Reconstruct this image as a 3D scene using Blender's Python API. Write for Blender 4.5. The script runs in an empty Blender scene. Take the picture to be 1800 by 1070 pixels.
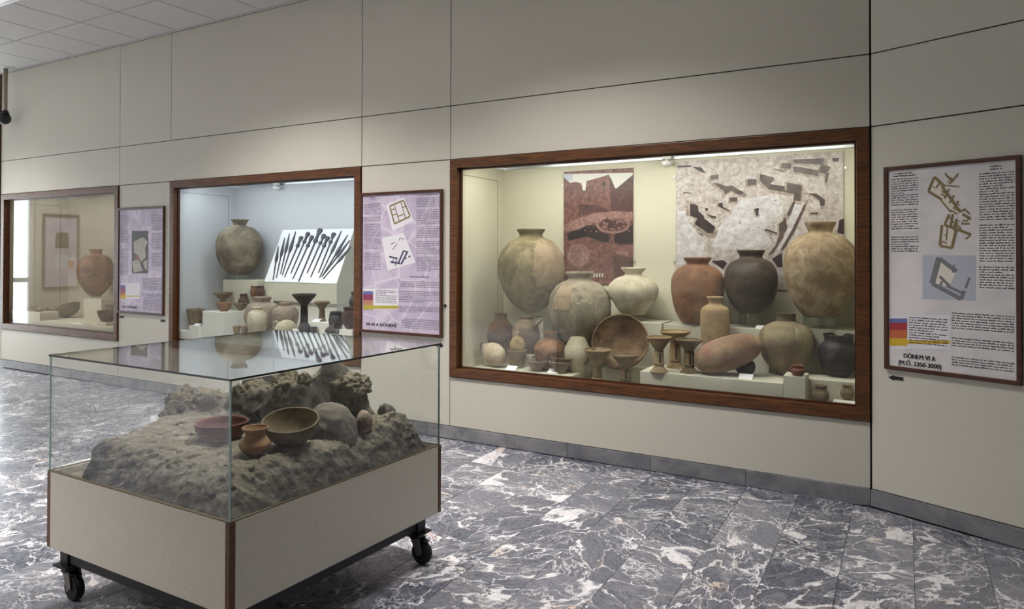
import bpy, bmesh, math, random
import numpy as np
from mathutils import Vector, Matrix, noise as mnoise
random.seed(7)
SC = bpy.context.scene
COL = SC.collection

# ------------------------------------------------------------------ camera
F_PX, CX, CY = 1223.64, 900.0, 434.43          # focal length and principal point on the 1800 x 1070 frame
YAW, PITCH, ROLL = math.radians(-29.4205), math.radians(0.5509), math.radians(0.1358)
CAM = Vector((0, -4.4395, 1.42))
FW = Vector((math.sin(YAW)*math.cos(PITCH), math.cos(YAW)*math.cos(PITCH), math.sin(PITCH)))
_r = Vector((math.cos(YAW), -math.sin(YAW), 0)); _u = _r.cross(FW)
RT = _r*math.cos(ROLL) + _u*math.sin(ROLL); UP = -_r*math.sin(ROLL) + _u*math.cos(ROLL)
cd = bpy.data.cameras.new('camera'); cam = bpy.data.objects.new('camera', cd); COL.objects.link(cam)
M3 = Matrix((RT, UP, -FW)).transposed()
cam.matrix_world = Matrix.Translation(CAM) @ M3.to_4x4()
cd.sensor_fit = 'HORIZONTAL'; cd.sensor_width = 36; cd.lens = F_PX/1800*36
cd.shift_y = (CY-535)/1800; cd.clip_start = .05
SC.camera = cam

# ------------------------------------------------------------------ world, exposure, lights
W = bpy.data.worlds.new('world'); SC.world = W; W.use_nodes = True
W.node_tree.nodes['Background'].inputs[0].default_value = (.86, .93, 1, 1)
W.node_tree.nodes['Background'].inputs[1].default_value = 8.0
SC.view_settings.view_transform = 'Standard'; SC.view_settings.look = 'None'
SC.view_settings.exposure = 0.25; SC.view_settings.gamma = 1.0; SC.view_settings.use_curve_mapping = False
SC.cycles.use_denoising = True
SC.cycles.max_bounces = 10; SC.cycles.transparent_max_bounces = 24; SC.cycles.caustics_reflective = False

def area(name, loc, direction, sx, sy, watts, color, spread=180):
    l = bpy.data.lights.new(name, 'AREA'); l.shape = 'RECTANGLE'; l.size = sx; l.size_y = sy
    l.energy = watts; l.color = color; l.spread = math.radians(spread)
    o = bpy.data.objects.new(name, l); COL.objects.link(o); o.location = loc
    o.rotation_euler = Vector(direction).to_track_quat('-Z', 'Z' if abs(Vector(direction).normalized().z) < .9 else 'Y').to_euler()
    return o
DAY = (.9, .95, 1.0)
WINX = []
def portal(name, loc, direction, sx, sy):
    o = area(name, loc, direction, sx, sy, 1, (1, 1, 1)); o.data.cycles.is_portal = True
portal('daylight_portal', (-13.12, -.055, 1.2), (1, 0, 0), 3.6, 2.4)
portal('daylight_portal', (-13.12, -4.0, 1.6), (1, 0, 0), 1.2, 1.6)
TROF = [(-11.8, 1.8, 3), (-9.4, .9, 2), (-4.5, 1.6, 2), (-1.9, 1.3, 2), (-9.4, 2.2, 9), (-7.0, 2.8, 9), (-4.6, 3.4, 9)]  # first entry and the second row are added lamps, unseen, to brighten the room
for x, p, j in TROF:
    area('fluorescent_panel', (x, -.03-(j+.5)*.6045, 3.62), (0, 0, -1), 1.1, .5, 36*p, (1, .96, .90), 116 if j < 4 else 104)
area('case_tube', (-1.6, .17, 2.12), (0, .42, -1), 2.5, .1, 17, (1, .975, .90))
area('case_tube', (-5.2, .17, 2.12), (0, .42, -1), 2.2, .1, 11, (.86, .93, 1))
area('case_tube', (-8.5, .17, 2.12), (0, .42, -1), 2.1, .1, 3, (1, .93, .84))

# ------------------------------------------------------------------ pixel helpers: a point of the photo put on a known plane
def ray(u, v): return FW + RT*((u-CX)/F_PX) - UP*((v-CY)/F_PX)
def hit(u, v, p, n):
    d = ray(u, v); return CAM + d*((Vector(p)-CAM).dot(n)/d.dot(n))
def aty(u, v, y=0.0): return hit(u, v, (0, y, 0), Vector((0, 1, 0)))
def atz(u, v, z=0.0): return hit(u, v, (0, 0, z), Vector((0, 0, 1)))
def scl(p):                                           # metres per pixel (vertical, horizontal) for an upright thing at p
    d = Vector(p)-CAM; Z = d.dot(FW); c = Z/math.hypot(Z, d.dot(RT))
    return Z/F_PX, Z*c/F_PX

# ------------------------------------------------------------------ materials
def srgb(r, g, b, k=1.0):
    f = lambda c: min(1, ((c/255/12.92) if c/255 <= .04045 else ((c/255+.055)/1.055)**2.4)*k)
    return (f(r), f(g), f(b), 1)
class NT:
    def __init__(s, name):
        s.m = bpy.data.materials.new(name); s.m.use_nodes = True; s.t = s.m.node_tree; s.t.nodes.clear()
        s.out = s.n('ShaderNodeOutputMaterial')
    def n(s, typ, inp=None, **kw):
        x = s.t.nodes.new(typ)
        for k, v in kw.items(): setattr(x, k, v)
        for k, v in (inp or {}).items():
            if isinstance(v, bpy.types.NodeSocket): s.t.links.new(v, x.inputs[k])
            else: x.inputs[k].default_value = v
        return x
    def math(s, op, a, b=0.0, c=0.0, clamp=False):
        return s.n('ShaderNodeMath', {0: a, 1: b, 2: c}, operation=op, use_clamp=clamp).outputs[0]
    def mix(s, fac, a, b, mode='MIX'):
        return s.n('ShaderNodeMix', {0: fac, 6: a, 7: b}, data_type='RGBA', blend_type=mode).outputs[2]
    def noise(s, vec, scale, detail=4, rough=.55, dist=0.0):
        x = s.n('ShaderNodeTexNoise', {'Scale': scale, 'Detail': detail, 'Roughness': rough, 'Distortion': dist})
        if vec is not None: s.t.links.new(vec, x.inputs['Vector'])
        return x
    def step(s, v, a, b):
        return s.n('ShaderNodeMapRange', {0: v, 1: a, 2: b, 3: 0.0, 4: 1.0}, interpolation_type='SMOOTHSTEP').outputs[0]
    def bsdf(s, color, rough=.6, bump=None, bstr=.3, bdist=.004, **kw):
        b = s.n('ShaderNodeBsdfPrincipled', {'Base Color': color, 'Roughness': rough})
        for k, v in kw.items():
            k = k.replace('_', ' ')
            if isinstance(v, bpy.types.NodeSocket): s.t.links.new(v, b.inputs[k])
            else: b.inputs[k].default_value = v
        if bump is not None:
            bp = s.n('ShaderNodeBump', {'Height': bump, 'Strength': bstr, 'Distance': bdist})
            s.t.links.new(bp.outputs[0], b.inputs['Normal'])
        s.t.links.new(b.outputs[0], s.out.inputs[0]); return s.m
    def obj(s): return s.n('ShaderNodeTexCoord').outputs['Object']
    def rand(s): return s.n('ShaderNodeObjectInfo').outputs['Random']

def plain(name, col, rough=.6, grain=0.0, gscale=60, **kw):
    t = NT(name)
    if grain:
        nz = t.noise(t.obj(), gscale, 3).outputs[0]
        c = t.mix(nz, tuple(x*(1-grain) for x in col[:3])+(1,), tuple(min(1, x*(1+grain)) for x in col[:3])+(1,))
        return t.bsdf(c, rough, **kw)
    return t.bsdf(col, rough, **kw)

def laminate(name, col):
    t = NT(name); o = t.obj()
    a = t.noise(o, 260, 2, .7).outputs[0]; b = t.noise(o, 1.3, 3).outputs[0]
    c = t.mix(t.step(a, .3, .7), tuple(x*.86 for x in col[:3])+(1,), tuple(min(1, x*1.1) for x in col[:3])+(1,))
    c = t.mix(t.math('MULTIPLY', b, .16), c, tuple(x*.75 for x in col[:3])+(1,))
    return t.bsdf(c, .5)

def wood(name, a, b):
    t = NT(name); m = t.n('ShaderNodeMapping', {'Vector': t.obj(), 'Scale': (3, 30, 30)})
    nz = t.noise(m.outputs[0], 3, 6, .6, .5).outputs[0]
    return t.bsdf(t.mix(t.step(nz, .3, .72), a, b), .38, bump=nz, bstr=.1)

def clay(name, base, dark, light=None, scale=9, bands=0.0, rough=.78, blot=.55):
    t = NT(name); o = t.obj()
    ob = t.n('ShaderNodeVectorMath', {0: o, 1: t.n('ShaderNodeCombineXYZ', {0: t.math('MULTIPLY', t.rand(), 31.0), 1: t.math('MULTIPLY', t.rand(), 17.0), 2: t.math('MULTIPLY', t.rand(), 7.0)}).outputs[0]}, operation='ADD').outputs[0]
    n1 = t.noise(ob, scale, 5, .6, .6).outputs[0]; n2 = t.noise(ob, scale*6, 5, .65).outputs[0]; n3 = t.noise(ob, scale*.55, 4, .6, 1.2).outputs[0]
    c = t.mix(t.step(n1, .34, .68), dark, base)
    if light: c = t.mix(t.math('MULTIPLY', t.step(n3, blot, blot+.14), .75), c, light)
    c = t.mix(t.math('MULTIPLY', t.step(n2, .5, .78), .5), c, tuple(x*.5 for x in dark[:3])+(1,))
    z = t.n('ShaderNodeSeparateXYZ', {0: o}).outputs[2]
    wv = t.n('ShaderNodeTexNoise', {'W': t.math('MULTIPLY', z, 90.0), 'Detail': 2.0}, noise_dimensions='1D').outputs[0]
    c = t.mix(t.math('MULTIPLY', wv, .25+bands), c, tuple(x*.7 for x in dark[:3])+(1,))
    h = t.math('ADD', t.math('MULTIPLY', n2, .6), t.math('MULTIPLY', wv, .5))
    return t.bsdf(c, rough, bump=h, bstr=.28, bdist=.004, Specular_IOR_Level=.35)

def glassmat(name, tint, f0=.045, gain=1.0):
    t = NT(name)
    f = t.n('ShaderNodeLayerWeight', {'Blend': .5}).outputs['Facing']
    k = t.math('ADD', t.math('MULTIPLY', t.math('POWER', f, 5.0), .95*gain), f0, clamp=True)
    tr = t.n('ShaderNodeBsdfTransparent', {0: tint}); gl = t.n('ShaderNodeBsdfGlossy', {'Color': (1, 1, 1, 1), 'Roughness': .0})
    mx = t.n('ShaderNodeMixShader', {0: k, 1: tr.outputs[0], 2: gl.outputs[0]})
    t.t.links.new(mx.outputs[0], t.out.inputs[0]); return t.m

def emis(name, col, s):
    t = NT(name); e = t.n('ShaderNodeEmission', {0: col, 1: s}); t.t.links.new(e.outputs[0], t.out.inputs[0]); return t.m

def marble(name, far=False):
    t = NT(name); o = t.obj(); r = t.rand() if not far else 0.37
    cmb = t.n('ShaderNodeCombineXYZ', {0: t.math('MULTIPLY', r, 91.0), 1: t.math('MULTIPLY', r, 53.0), 2: t.math('MULTIPLY', r, 29.0)}).outputs[0]
    v = t.n('ShaderNodeVectorMath', {0: o, 1: cmb}, operation='ADD').outputs[0]
    rot = t.n('ShaderNodeVectorRotate', {'Vector': v, 'Angle': t.math('MULTIPLY', r, 40.0)}, rotation_type='Z_AXIS').outputs[0]
    st = t.n('ShaderNodeMapping', {'Vector': rot, 'Scale': (1, .55, 1)}).outputs[0]
    w = t.noise(st, 4.5, 5, .6).outputs['Color']
    wv = t.n('ShaderNodeVectorMath', {0: w, 1: (.5, .5, .5)}, operation='SUBTRACT').outputs[0]
    wv = t.n('ShaderNodeVectorMath', {0: wv, 'Scale': .32}, operation='SCALE').outputs[0]
    p = t.n('ShaderNodeVectorMath', {0: st, 1: wv}, operation='ADD').outputs[0]
    w2 = t.n('ShaderNodeVectorMath', {0: t.noise(st, 22, 4, .6).outputs['Color'], 'Scale': .05}, operation='SCALE').outputs[0]
    p = t.n('ShaderNodeVectorMath', {0: p, 1: w2}, operation='ADD').outputs[0]
    e1 = t.n('ShaderNodeTexVoronoi', {'Vector': p, 'Scale': 6.5}, feature='DISTANCE_TO_EDGE').outputs['Distance']
    e2 = t.n('ShaderNodeTexVoronoi', {'Vector': p, 'Scale': 17.0}, feature='DISTANCE_TO_EDGE').outputs['Distance']
    m1 = t.noise(st, 5.0, 4, .6).outputs[0]; m2 = t.noise(st, 4.5, 3).outputs[0]
    wd = t.math('ADD', .014, t.math('MULTIPLY', t.math('POWER', t.step(m1, .40, .80), 1.9), .17))
    v1 = t.math('MULTIPLY', t.math('SUBTRACT', 1.0, t.step(e1, t.math('MULTIPLY', wd, .45), wd)), t.step(m1, .30, .44))
    v2 = t.math('MULTIPLY', t.math('SUBTRACT', 1.0, t.step(e2, .015, .075)), t.step(m2, .46, .6))
    fine = t.noise(p, 46, 6, .75).outputs[0]; mid = t.noise(p, 5, 5, .65).outputs[0]
    tone = t.math('FRACT', t.math('MULTIPLY', r, 613.0))
    dark = t.mix(t.step(fine, .32, .72), srgb(58, 61, 73), srgb(106, 109, 123))
    dark = t.mix(t.math('MULTIPLY', t.step(mid, .48, .66), .65), dark, t.mix(t.step(fine, .35, .65), srgb(118, 118, 128), srgb(168, 165, 168)))
    dark = t.mix(t.math('MULTIPLY', t.math('POWER', tone, 1.6), .42), dark, srgb(150, 150, 160))
    pale = t.mix(t.step(fine, .3, .7), srgb(198, 195, 200), srgb(236, 234, 240))
    pale = t.mix(t.math('MULTIPLY', t.step(t.noise(p, 6, 4).outputs[0], .54, .72), .8), pale, srgb(196, 172, 150))
    pale = t.mix(t.math('MULTIPLY', t.step(t.noise(p, 9, 3).outputs[0], .66, .76), .7), pale, srgb(176, 116, 104))
    c = t.mix(t.math('MULTIPLY', v2, .62), dark, pale)
    c = t.mix(t.math('MULTIPLY', v1, .92), c, pale)
    lim = t.math('SUBTRACT', .705, t.math('MULTIPLY', t.step(tone, .7, .98), .13))
    big = t.step(t.noise(p, 2.1, 3, .5).outputs[0], lim, t.math('ADD', lim, .008))
    inner = t.mix(t.math('MULTIPLY', t.step(t.noise(p, 10, 5, .7).outputs[0], .5, .62), t.step(m2, .45, .6)), pale, dark)
    c = t.mix(big, c, inner)
    return t.bsdf(c, t.math('ADD', .2, t.math('MULTIPLY', fine, .16)), Specular_IOR_Level=.5)

def marble_plain(name):
    t = NT(name); o = t.obj(); r = t.rand()
    v = t.n('ShaderNodeVectorMath', {0: o, 1: t.n('ShaderNodeCombineXYZ', {0: t.math('MULTIPLY', r, 40.0)}).outputs[0]}, operation='ADD').outputs[0]
    a = t.noise(v, 5, 5, .6, .8).outputs[0]; b = t.noise(v, 60, 3).outputs[0]
    c = t.mix(t.step(a, .3, .7), srgb(110, 110, 117), srgb(160, 159, 163))
    c = t.mix(t.math('MULTIPLY', b, .3), c, srgb(80, 80, 88)); c = t.mix(t.math('MULTIPLY', r, .4), c, srgb(98, 98, 105))
    return t.bsdf(c, .3)

def soil(name, base, dark, scale=14, bd=.022, dust=.5):
    t = NT(name); o = t.obj()
    a = t.noise(o, scale, 6, .65, .4).outputs[0]; b = t.noise(o, scale*5, 5, .7).outputs[0]; d = t.noise(o, 4, 3).outputs[0]
    up = t.n('ShaderNodeSeparateXYZ', {0: t.n('ShaderNodeNewGeometry').outputs['Normal']}).outputs[2]
    c = t.mix(t.step(a, .3, .7), dark, base)
    c = t.mix(t.math('MULTIPLY', t.step(b, .5, .8), .5), c, tuple(x*.45 for x in dark[:3])+(1,))
    c = t.mix(t.math('MULTIPLY', t.step(up, .35, .95), dust), c, srgb(168, 158, 136))      # settled pale dust
    c = t.mix(t.math('MULTIPLY', t.step(d, .5, .7), .3), c, srgb(122, 116, 106))
    return t.bsdf(c, .95, bump=t.math('ADD', a, t.math('MULTIPLY', b, .7)), bstr=1.0, bdist=bd)

def paper(name, a, b, scale=6, lines=None):
    t = NT(name); o = t.obj(); n1 = t.noise(o, scale, 5, .6, .5).outputs[0]
    c = t.mix(t.step(n1, .3, .7), a, b)
    if lines:
        vz = t.n('ShaderNodeTexVoronoi', {'Vector': o, 'Scale': 4.0}, feature='DISTANCE_TO_EDGE').outputs['Distance']
        c = t.mix(t.math('MULTIPLY', t.math('SUBTRACT', 1.0, t.step(vz, .01, .05)), .45), c, lines)
    return t.bsdf(c, .45)

MT = {}
MT['wall'] = laminate('wall_laminate', srgb(205, 201, 189))
MT['base_lam'] = laminate('vitrine_laminate', srgb(214, 208, 195))
MT['joint'] = plain('joint_dark', srgb(40, 36, 32), .9)
MT['ceil'] = plain('ceiling_fibre', srgb(196, 193, 188), .95, .07, 140)
MT['wood'] = wood('mahogany', srgb(64, 37, 17), srgb(110, 67, 33))
MT['wood_dark'] = wood('dark_mahogany', srgb(52, 26, 15), srgb(84, 44, 26))
MT['glass'] = glassmat('case_glass', (.97, .985, .975, 1))
MT['vglass'] = glassmat('vitrine_glass', (.975, .985, .98, 1))
MT['acrylic'] = glassmat('clear_acrylic', (.93, .95, .93, 1), .06)
MT['gedge_dark'] = plain('glass_edge_dark', srgb(20, 32, 28), .15)
MT['gedge'] = plain('glass_edge_pale', srgb(150, 178, 172), .12)
MT['cream'] = plain('case_lining_cream', srgb(214, 209, 186), .7, .04, 40)
MT['grey'] = plain('case_lining_grey', srgb(206, 208, 212), .7, .04, 40)
MT['beige'] = plain('case_lining_beige', srgb(212, 202, 184), .7, .04, 40)
MT['plinth'] = plain('plinth_paint', srgb(208, 204, 186), .65, .04, 30)
MT['plinth2'] = plain('plinth_paint_white', srgb(232, 230, 222), .65, .03, 30)
MT['board'] = plain('board_white', srgb(246, 247, 250), .6)
MT['gloss_ceiling'] = plain('case_top_gloss', srgb(196, 200, 190), .12)
MT['alu'] = plain('aluminium', srgb(190, 193, 196), .3, Metallic=.85)
MT['white'] = plain('white_plastic', srgb(235, 235, 233), .4)
MT['card'] = plain('white_card', srgb(245, 245, 250), .6)
MT['black'] = plain('black_print', srgb(16, 16, 18), .6)
MT['text'] = plain('text_grey', srgb(70, 66, 72), .6)
MT['iron'] = plain('dark_steel', srgb(20, 19, 20), .45, .2, 30)
MT['rubber'] = plain('black_rubber', srgb(14, 14, 15), .7)
MT['caster_metal'] = plain('worn_caster_metal', srgb(110, 108, 105), .5, .3, 60)
MT['marble'] = marble('floor_marble'); MT['marble_far'] = marble('floor_marble_far', True)
MT['skirt'] = marble_plain('skirting_marble')
MT['soil'] = soil('excavated_soil', srgb(108, 104, 95), srgb(72, 70, 66))
MT['soil2'] = soil('excavated_soil_ridge', srgb(136, 126, 104), srgb(84, 78, 65), 18)
MT['stone'] = soil('grey_stone', srgb(96, 91, 86), srgb(74, 71, 68), 8, .004, .2)
MT['pinkstone'] = soil('pink_stone', srgb(150, 132, 116), srgb(118, 100, 88), 9, .004, .2)
MT['bronze'] = plain('dark_bronze', srgb(56, 52, 66), .5, .3, 60)
MT['silver'] = plain('silver_inlay', srgb(170, 165, 178), .4)

# ------------------------------------------------------------------ object helpers
def link(o, parent=None):
    COL.objects.link(o)
    if parent is not None: o.parent = parent
    return o
def tag(o, label=None, cat=None, group=None, kind=None):
    if label: o['label'] = label
    if cat: o['category'] = cat
    if group: o['group'] = group
    if kind: o['kind'] = kind
    return o
def thing(name, label, cat, loc=(0, 0, 0), rz=0.0, group=None, kind=None):
    o = bpy.data.objects.new(name, None); o.empty_display_size = .05
    link(o); o.location = loc; o.rotation_euler = (0, 0, rz); o.scale = (1, 1, 1)
    return tag(o, label, cat, group, kind)
def mesh_obj(name, bm, mats, parent=None, loc=(0, 0, 0), smooth=False, world=False):
    me = bpy.data.meshes.new(name)
    if smooth:
        for f in bm.faces: f.smooth = True
    bm.to_mesh(me); bm.free()
    for m in (mats if isinstance(mats, (list, tuple)) else [mats]): me.materials.append(m)
    o = bpy.data.objects.new(name, me); link(o)
    if world and parent is not None:                 # geometry given in world space, stored in the parent's space
        T = Matrix.Translation(parent.location) @ parent.rotation_euler.to_matrix().to_4x4()
        me.transform(T.inverted())
    if parent is not None: o.parent = parent
    o.location = loc
    return o
def box_bm(bm, lo, hi, mi=0):
    v = [bm.verts.new((x, y, z)) for x in (lo[0], hi[0]) for y in (lo[1], hi[1]) for z in (lo[2], hi[2])]
    for q in ((0, 1, 3, 2), (4, 6, 7, 5), (0, 4, 5, 1), (2, 3, 7, 6), (0, 2, 6, 4), (1, 5, 7, 3)):
        f = bm.faces.new([v[i] for i in q]); f.material_index = mi
    return v
def box(name, lo, hi, mat, parent=None, bevel=0.0, world=False, loc=(0, 0, 0)):
    bm = bmesh.new(); box_bm(bm, lo, hi)
    if bevel: bmesh.ops.bevel(bm, geom=bm.edges[:], offset=bevel, segments=2, affect='EDGES', profile=.6)
    return mesh_obj(name, bm, mat, parent, loc, world=world)
def cyl_bm(bm, p0, p1, r0, r1=None, seg=16, cap=True, mi=0):
    r1 = r0 if r1 is None else r1
    p0, p1 = Vector(p0), Vector(p1); ax = (p1-p0).normalized()
    a = ax.orthogonal().normalized(); b = ax.cross(a); R = []
    for p, r in ((p0, r0), (p1, r1)):
        R.append([bm.verts.new(p + a*(r*math.cos(2*math.pi*i/seg)) + b*(r*math.sin(2*math.pi*i/seg))) for i in range(seg)])
    for i in range(seg):
        f = bm.faces.new((R[0][i], R[0][(i+1) % seg], R[1][(i+1) % seg], R[1][i])); f.smooth = True; f.material_index = mi
    if cap:
        for q in (R[0][::-1], R[1]): f = bm.faces.new(q); f.material_index = mi
def tube_bm(bm, pts, r, seg=10):
    pts = [Vector(p) for p in pts]; rs = r if isinstance(r, (list, tuple)) else [r]*len(pts); rings = []
    up = Vector((.12, .31, .94))
    for i, p in enumerate(pts):
        t = (pts[min(i+1, len(pts)-1)] - pts[max(i-1, 0)]).normalized()
        a = t.cross(up).normalized(); b = t.cross(a)
        rings.append([bm.verts.new(p + a*rs[i]*math.cos(2*math.pi*k/seg) + b*rs[i]*math.sin(2*math.pi*k/seg)) for k in range(seg)])
    for i in range(len(pts)-1):
        for k in range(seg):
            f = bm.faces.new((rings[i][k], rings[i][(k+1) % seg], rings[i+1][(k+1) % seg], rings[i+1][k])); f.smooth = True
    bm.faces.new(rings[0][::-1]); bm.faces.new(rings[-1])
def smooth_profile(pr, n=6):
    out = []
    for i in range(len(pr)-1):
        p0 = pr[max(i-1, 0)]; p1 = pr[i]; p2 = pr[i+1]; p3 = pr[min(i+2, len(pr)-1)]
        for k in range(n):
            t = k/n
            q = []
            for a in (0, 1):
                q.append(.5*((2*p1[a]) + (-p0[a]+p2[a])*t + (2*p0[a]-5*p1[a]+4*p2[a]-p3[a])*t*t + (-p0[a]+3*p1[a]-3*p2[a]+p3[a])*t**3))
            out.append((max(.0005, q[0]), q[1]))
    out.append(tuple(pr[-1])); return out
def lathe_bm(bm, prof, seg=48, a0=0.0, a1=2*math.pi, jit=0.0, sd=0.0):
    closed = abs(a1-a0-2*math.pi) < 1e-6; n = seg if closed else seg+1; rings = []
    for (r, z) in prof:
        ring = []
        for i in range(n):
            a = a0+(a1-a0)*i/seg
            k = 1 + (jit*mnoise.noise(Vector((math.cos(a)*1.3+sd, math.sin(a)*1.3, z*7+sd))) if jit else 0)
            ring.append(bm.verts.new((r*k*math.cos(a), r*k*math.sin(a), z)))
        rings.append(ring)
    for j in range(len(rings)-1):
        for i in range(seg):
            i2 = (i+1) % n
            f = bm.faces.new((rings[j+1][i], rings[j+1][i2], rings[j][i2], rings[j][i])); f.smooth = True
    return rings
def hollow(prof, t, floor=True):
    """outer profile from rim down to base -> closed profile from the inner bottom over the rim to the base centre"""
    inner = [(max(.001, r-t), z + (0 if i else 0)) for i, (r, z) in enumerate(prof)]
    zb = prof[-1][1]+t
    inner = [(r, max(z, zb)) for r, z in inner]
    inner.reverse()
    lip = [(prof[0][0]-t*.5, prof[0][1]+t*.45)]
    return [(.0005, zb)] + inner + lip + list(prof) + [(.0005, prof[-1][1])]

# ================================================================== the room
X0, XB = -9.85, -.169                                # left end of the panelled wall, and the corner where it turns
ZC, Z1, Z2, ZS = 3.655, 2.562, 2.147, .097
TB = Vector((.92094, -.38970, 0)); RZB = math.atan2(TB.y, TB.x)
G = .0035
# --- floor
fl = box('floor', (-13.3, -8.2, -.06), (3.4, 2.2, -.006), MT['marble_far']); tag(fl, kind='structure')
SW = .2915
slab_cache = {}
def slab(L):
    if L not in slab_cache:
        bm = bmesh.new(); box_bm(bm, (-SW/2+.0008, -L/2+.0008, -.02), (SW/2-.0008, L/2-.0008, 0))
        bmesh.ops.bevel(bm, geom=[e for e in bm.edges if e.verts[0].co.z > -.01 and e.verts[1].co.z > -.01], offset=.0012, segments=1, affect='EDGES')
        me = bpy.data.meshes.new('slab'); bm.to_mesh(me); bm.free(); me.materials.append(MT['marble']); slab_cache[L] = me
    return slab_cache[L]
ns = 0
for c in range(30):
    x = -.84-SW/2 + SW*(6-c)
    y = -.012-random.choice((0, .2, .4))
    ylim = -5.2 if x > -3.5 else (-4.0 if x > -5.4 else -2.6)
    first = True
    while y > ylim and ns < 298:
        L = random.choice((.45, .6, .6, .75))
        if first and y < -.05: L = round(-y, 2); y = -.006
        first = False
        if abs(x+.71) < .1 and y > -.5: pass
        yb = y-L
        # keep clear of the turned wall at the right
        xr = x+SW/2
        if xr > XB and y > (xr-XB)*TB.y/TB.x-.02:
            ny = (xr-XB)*TB.y/TB.x-.02
            if ny-yb < .12: y = yb; continue
            L = ny-yb; y = ny; L = round(L, 3)
        o = bpy.data.objects.new('slab', slab(L)); o.parent = fl; COL.objects.link(o)
        o.location = (x, y-L/2, .0+random.uniform(-.0004, .0004)); ns += 1
        y = yb
# --- wall with the three cases: dark battens behind the joints, laminate panels in front
cols_top = [X0, -7.35, -6.475, -3.946, -3.05, XB]
def batten(bm, x0, x1, z0, z1): box_bm(bm, (x0, .012, z0), (x1, .03, z1))
bm = bmesh.new()
for x in cols_top: batten(bm, x-.02 if x > X0 else x, x+.02 if x < XB else x, Z2, ZC)
for x in (X0, -7.35, -6.475, -3.946, -3.05, XB): batten(bm, x-.01 if x > X0 else x, x+.01 if x < XB else x, 0, Z2)
for z in (Z1, Z2+.0): batten(bm, X0, XB, z-.015 if z != Z2 else z, z+.015)
wb = mesh_obj('wall_back', bm, MT['joint']); tag(wb, kind='structure')
def panel(x0, x1, z0, z1, parent=wb, g=G):
    return box('panel', (x0+g, 0, z0+g), (x1-g, .012, z1-g), MT['wall'], parent, .0015)
for a, b in zip(cols_top[:-1], cols_top[1:]): panel(a, b, Z1, ZC)
for a, b in ((X0, -7.35), (-7.35, -3.946), (-3.946, -3.05), (-3.05, XB)): panel(a, b, Z2, Z1)
CASES = [(-3.05, XB), (-6.475, -3.946), (X0+.04, -7.35)]
ZF0 = .475
for a, b in CASES: panel(a, b, ZS, ZF0)
for a, b in ((-3.946, -3.05), (-7.35, -6.475)): panel(a, b, ZS, Z2)
panel(X0, X0+.04, ZS, Z2, g=.001)
# --- turned wall on the right
bm = bmesh.new(); LB = 3.0
for z in (Z1, Z2): box_bm(bm, (0, .012, z-.015), (LB, .03, z+.015))
box_bm(bm, (-.02, .03, 0), (LB, .09, ZC)); box_bm(bm, (0, .012, 0), (.02, .03, ZC)); box_bm(bm, (.86, .012, 0), (.9, .03, ZC)); box_bm(bm, (LB-.02, .012, 0), (LB, .03, ZC))  # first slab is added behind the joints to stop light leaking in
wr = mesh_obj('wall_turned', bm, MT['joint']); wr.location = (XB, 0, 0); wr.rotation_euler = (0, 0, RZB); tag(wr, kind='structure')
for a, b in ((.003, .88), (.88, LB)):
    for z0, z1 in ((ZS, Z2), (Z2, Z1), (Z1, ZC)): panel(a, b, z0, z1, wr)
# --- skirting
def skirting(name, x0, x1, parent_loc, rz):
    bm = bmesh.new(); box_bm(bm, (x0, .004, 0), (x1, .011, ZS-.002))
    s = mesh_obj(name, bm, MT['joint']); s.location = parent_loc; s.rotation_euler = (0, 0, rz); tag(s, kind='structure')
    x = x0
    while x < x1-.02:
        w = min(random.choice((.42, .6, .78)), x1-x)
        if x1-x-w < .1: w = x1-x
        box('skirting_slab', (x+.001, -.012, .005), (x+w-.001, .005, ZS-.001), MT['skirt'], s, .001); x += w
skirting('baseboard_back', X0, XB-.002, (0, 0, 0), 0)
skirting('baseboard_turned', .004, LB, (XB, 0, 0), RZB)
# --- other walls
w = box('wall_light_block', (X0+.02, .96, 0), (XB+.6, 1.05, ZC), MT['joint']); tag(w, kind='structure')  # unseen wall added to keep outside light from leaking through the gaps
e = Vector((XB, 0, 0))+TB*LB
wl = bmesh.new()
box_bm(wl, (-13.15, 1.75, 0), (-13, 2.0, ZC)); box_bm(wl, (-13.15, -8, 0), (-13, -4.6, ZC)); box_bm(wl, (-13.15, -3.4, 0), (-13, -1.86, ZC)); box_bm(wl, (-13.15, -4.6, 0), (-13, -3.4, .8)); box_bm(wl, (-13.15, -4.6, 2.4), (-13, -3.4, ZC)); box_bm(wl, (-13.15, -1.86, 2.44), (-13, 1.75, ZC))
wl = mesh_obj('wall_left', wl, MT['wall']); tag(wl, kind='structure')
w = box('wall_rear', (-13, 2.0, 0), (X0+.15, 2.15, ZC), MT['wall']); tag(w, kind='structure')
w = box('wall_end', (X0, .03, 0), (X0+.02, 2.0, ZC), MT['wall']); tag(w, kind='structure')
w = box('wall_right', (e.x, -8, 0), (e.x+.15, e.y+.06, ZC), MT['wall']); tag(w, kind='structure')
bm = bmesh.new(); box_bm(bm, (-13.15, -8.15, -.03), (e.x+.15, -8, ZC+.05))
w = mesh_obj('wall_front', bm, MT['wall']); tag(w, kind='structure')
bm = bmesh.new()
for lo, hi in (((-13.1, -4.6, .8), (-13.04, -4.54, 2.4)), ((-13.1, -3.46, .8), (-13.04, -3.4, 2.4)), ((-13.1, -4.03, .86), (-13.04, -3.97, 2.34)), ((-13.1, -4.54, .8), (-13.04, -3.46, .86)), ((-13.1, -4.54, 2.34), (-13.04, -3.46, 2.4))): box_bm(bm, lo, hi)
wi = mesh_obj('added_window', bm, MT['white']); tag(wi, kind='structure')  # added window, unseen, to bring in more daylight from the left
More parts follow.
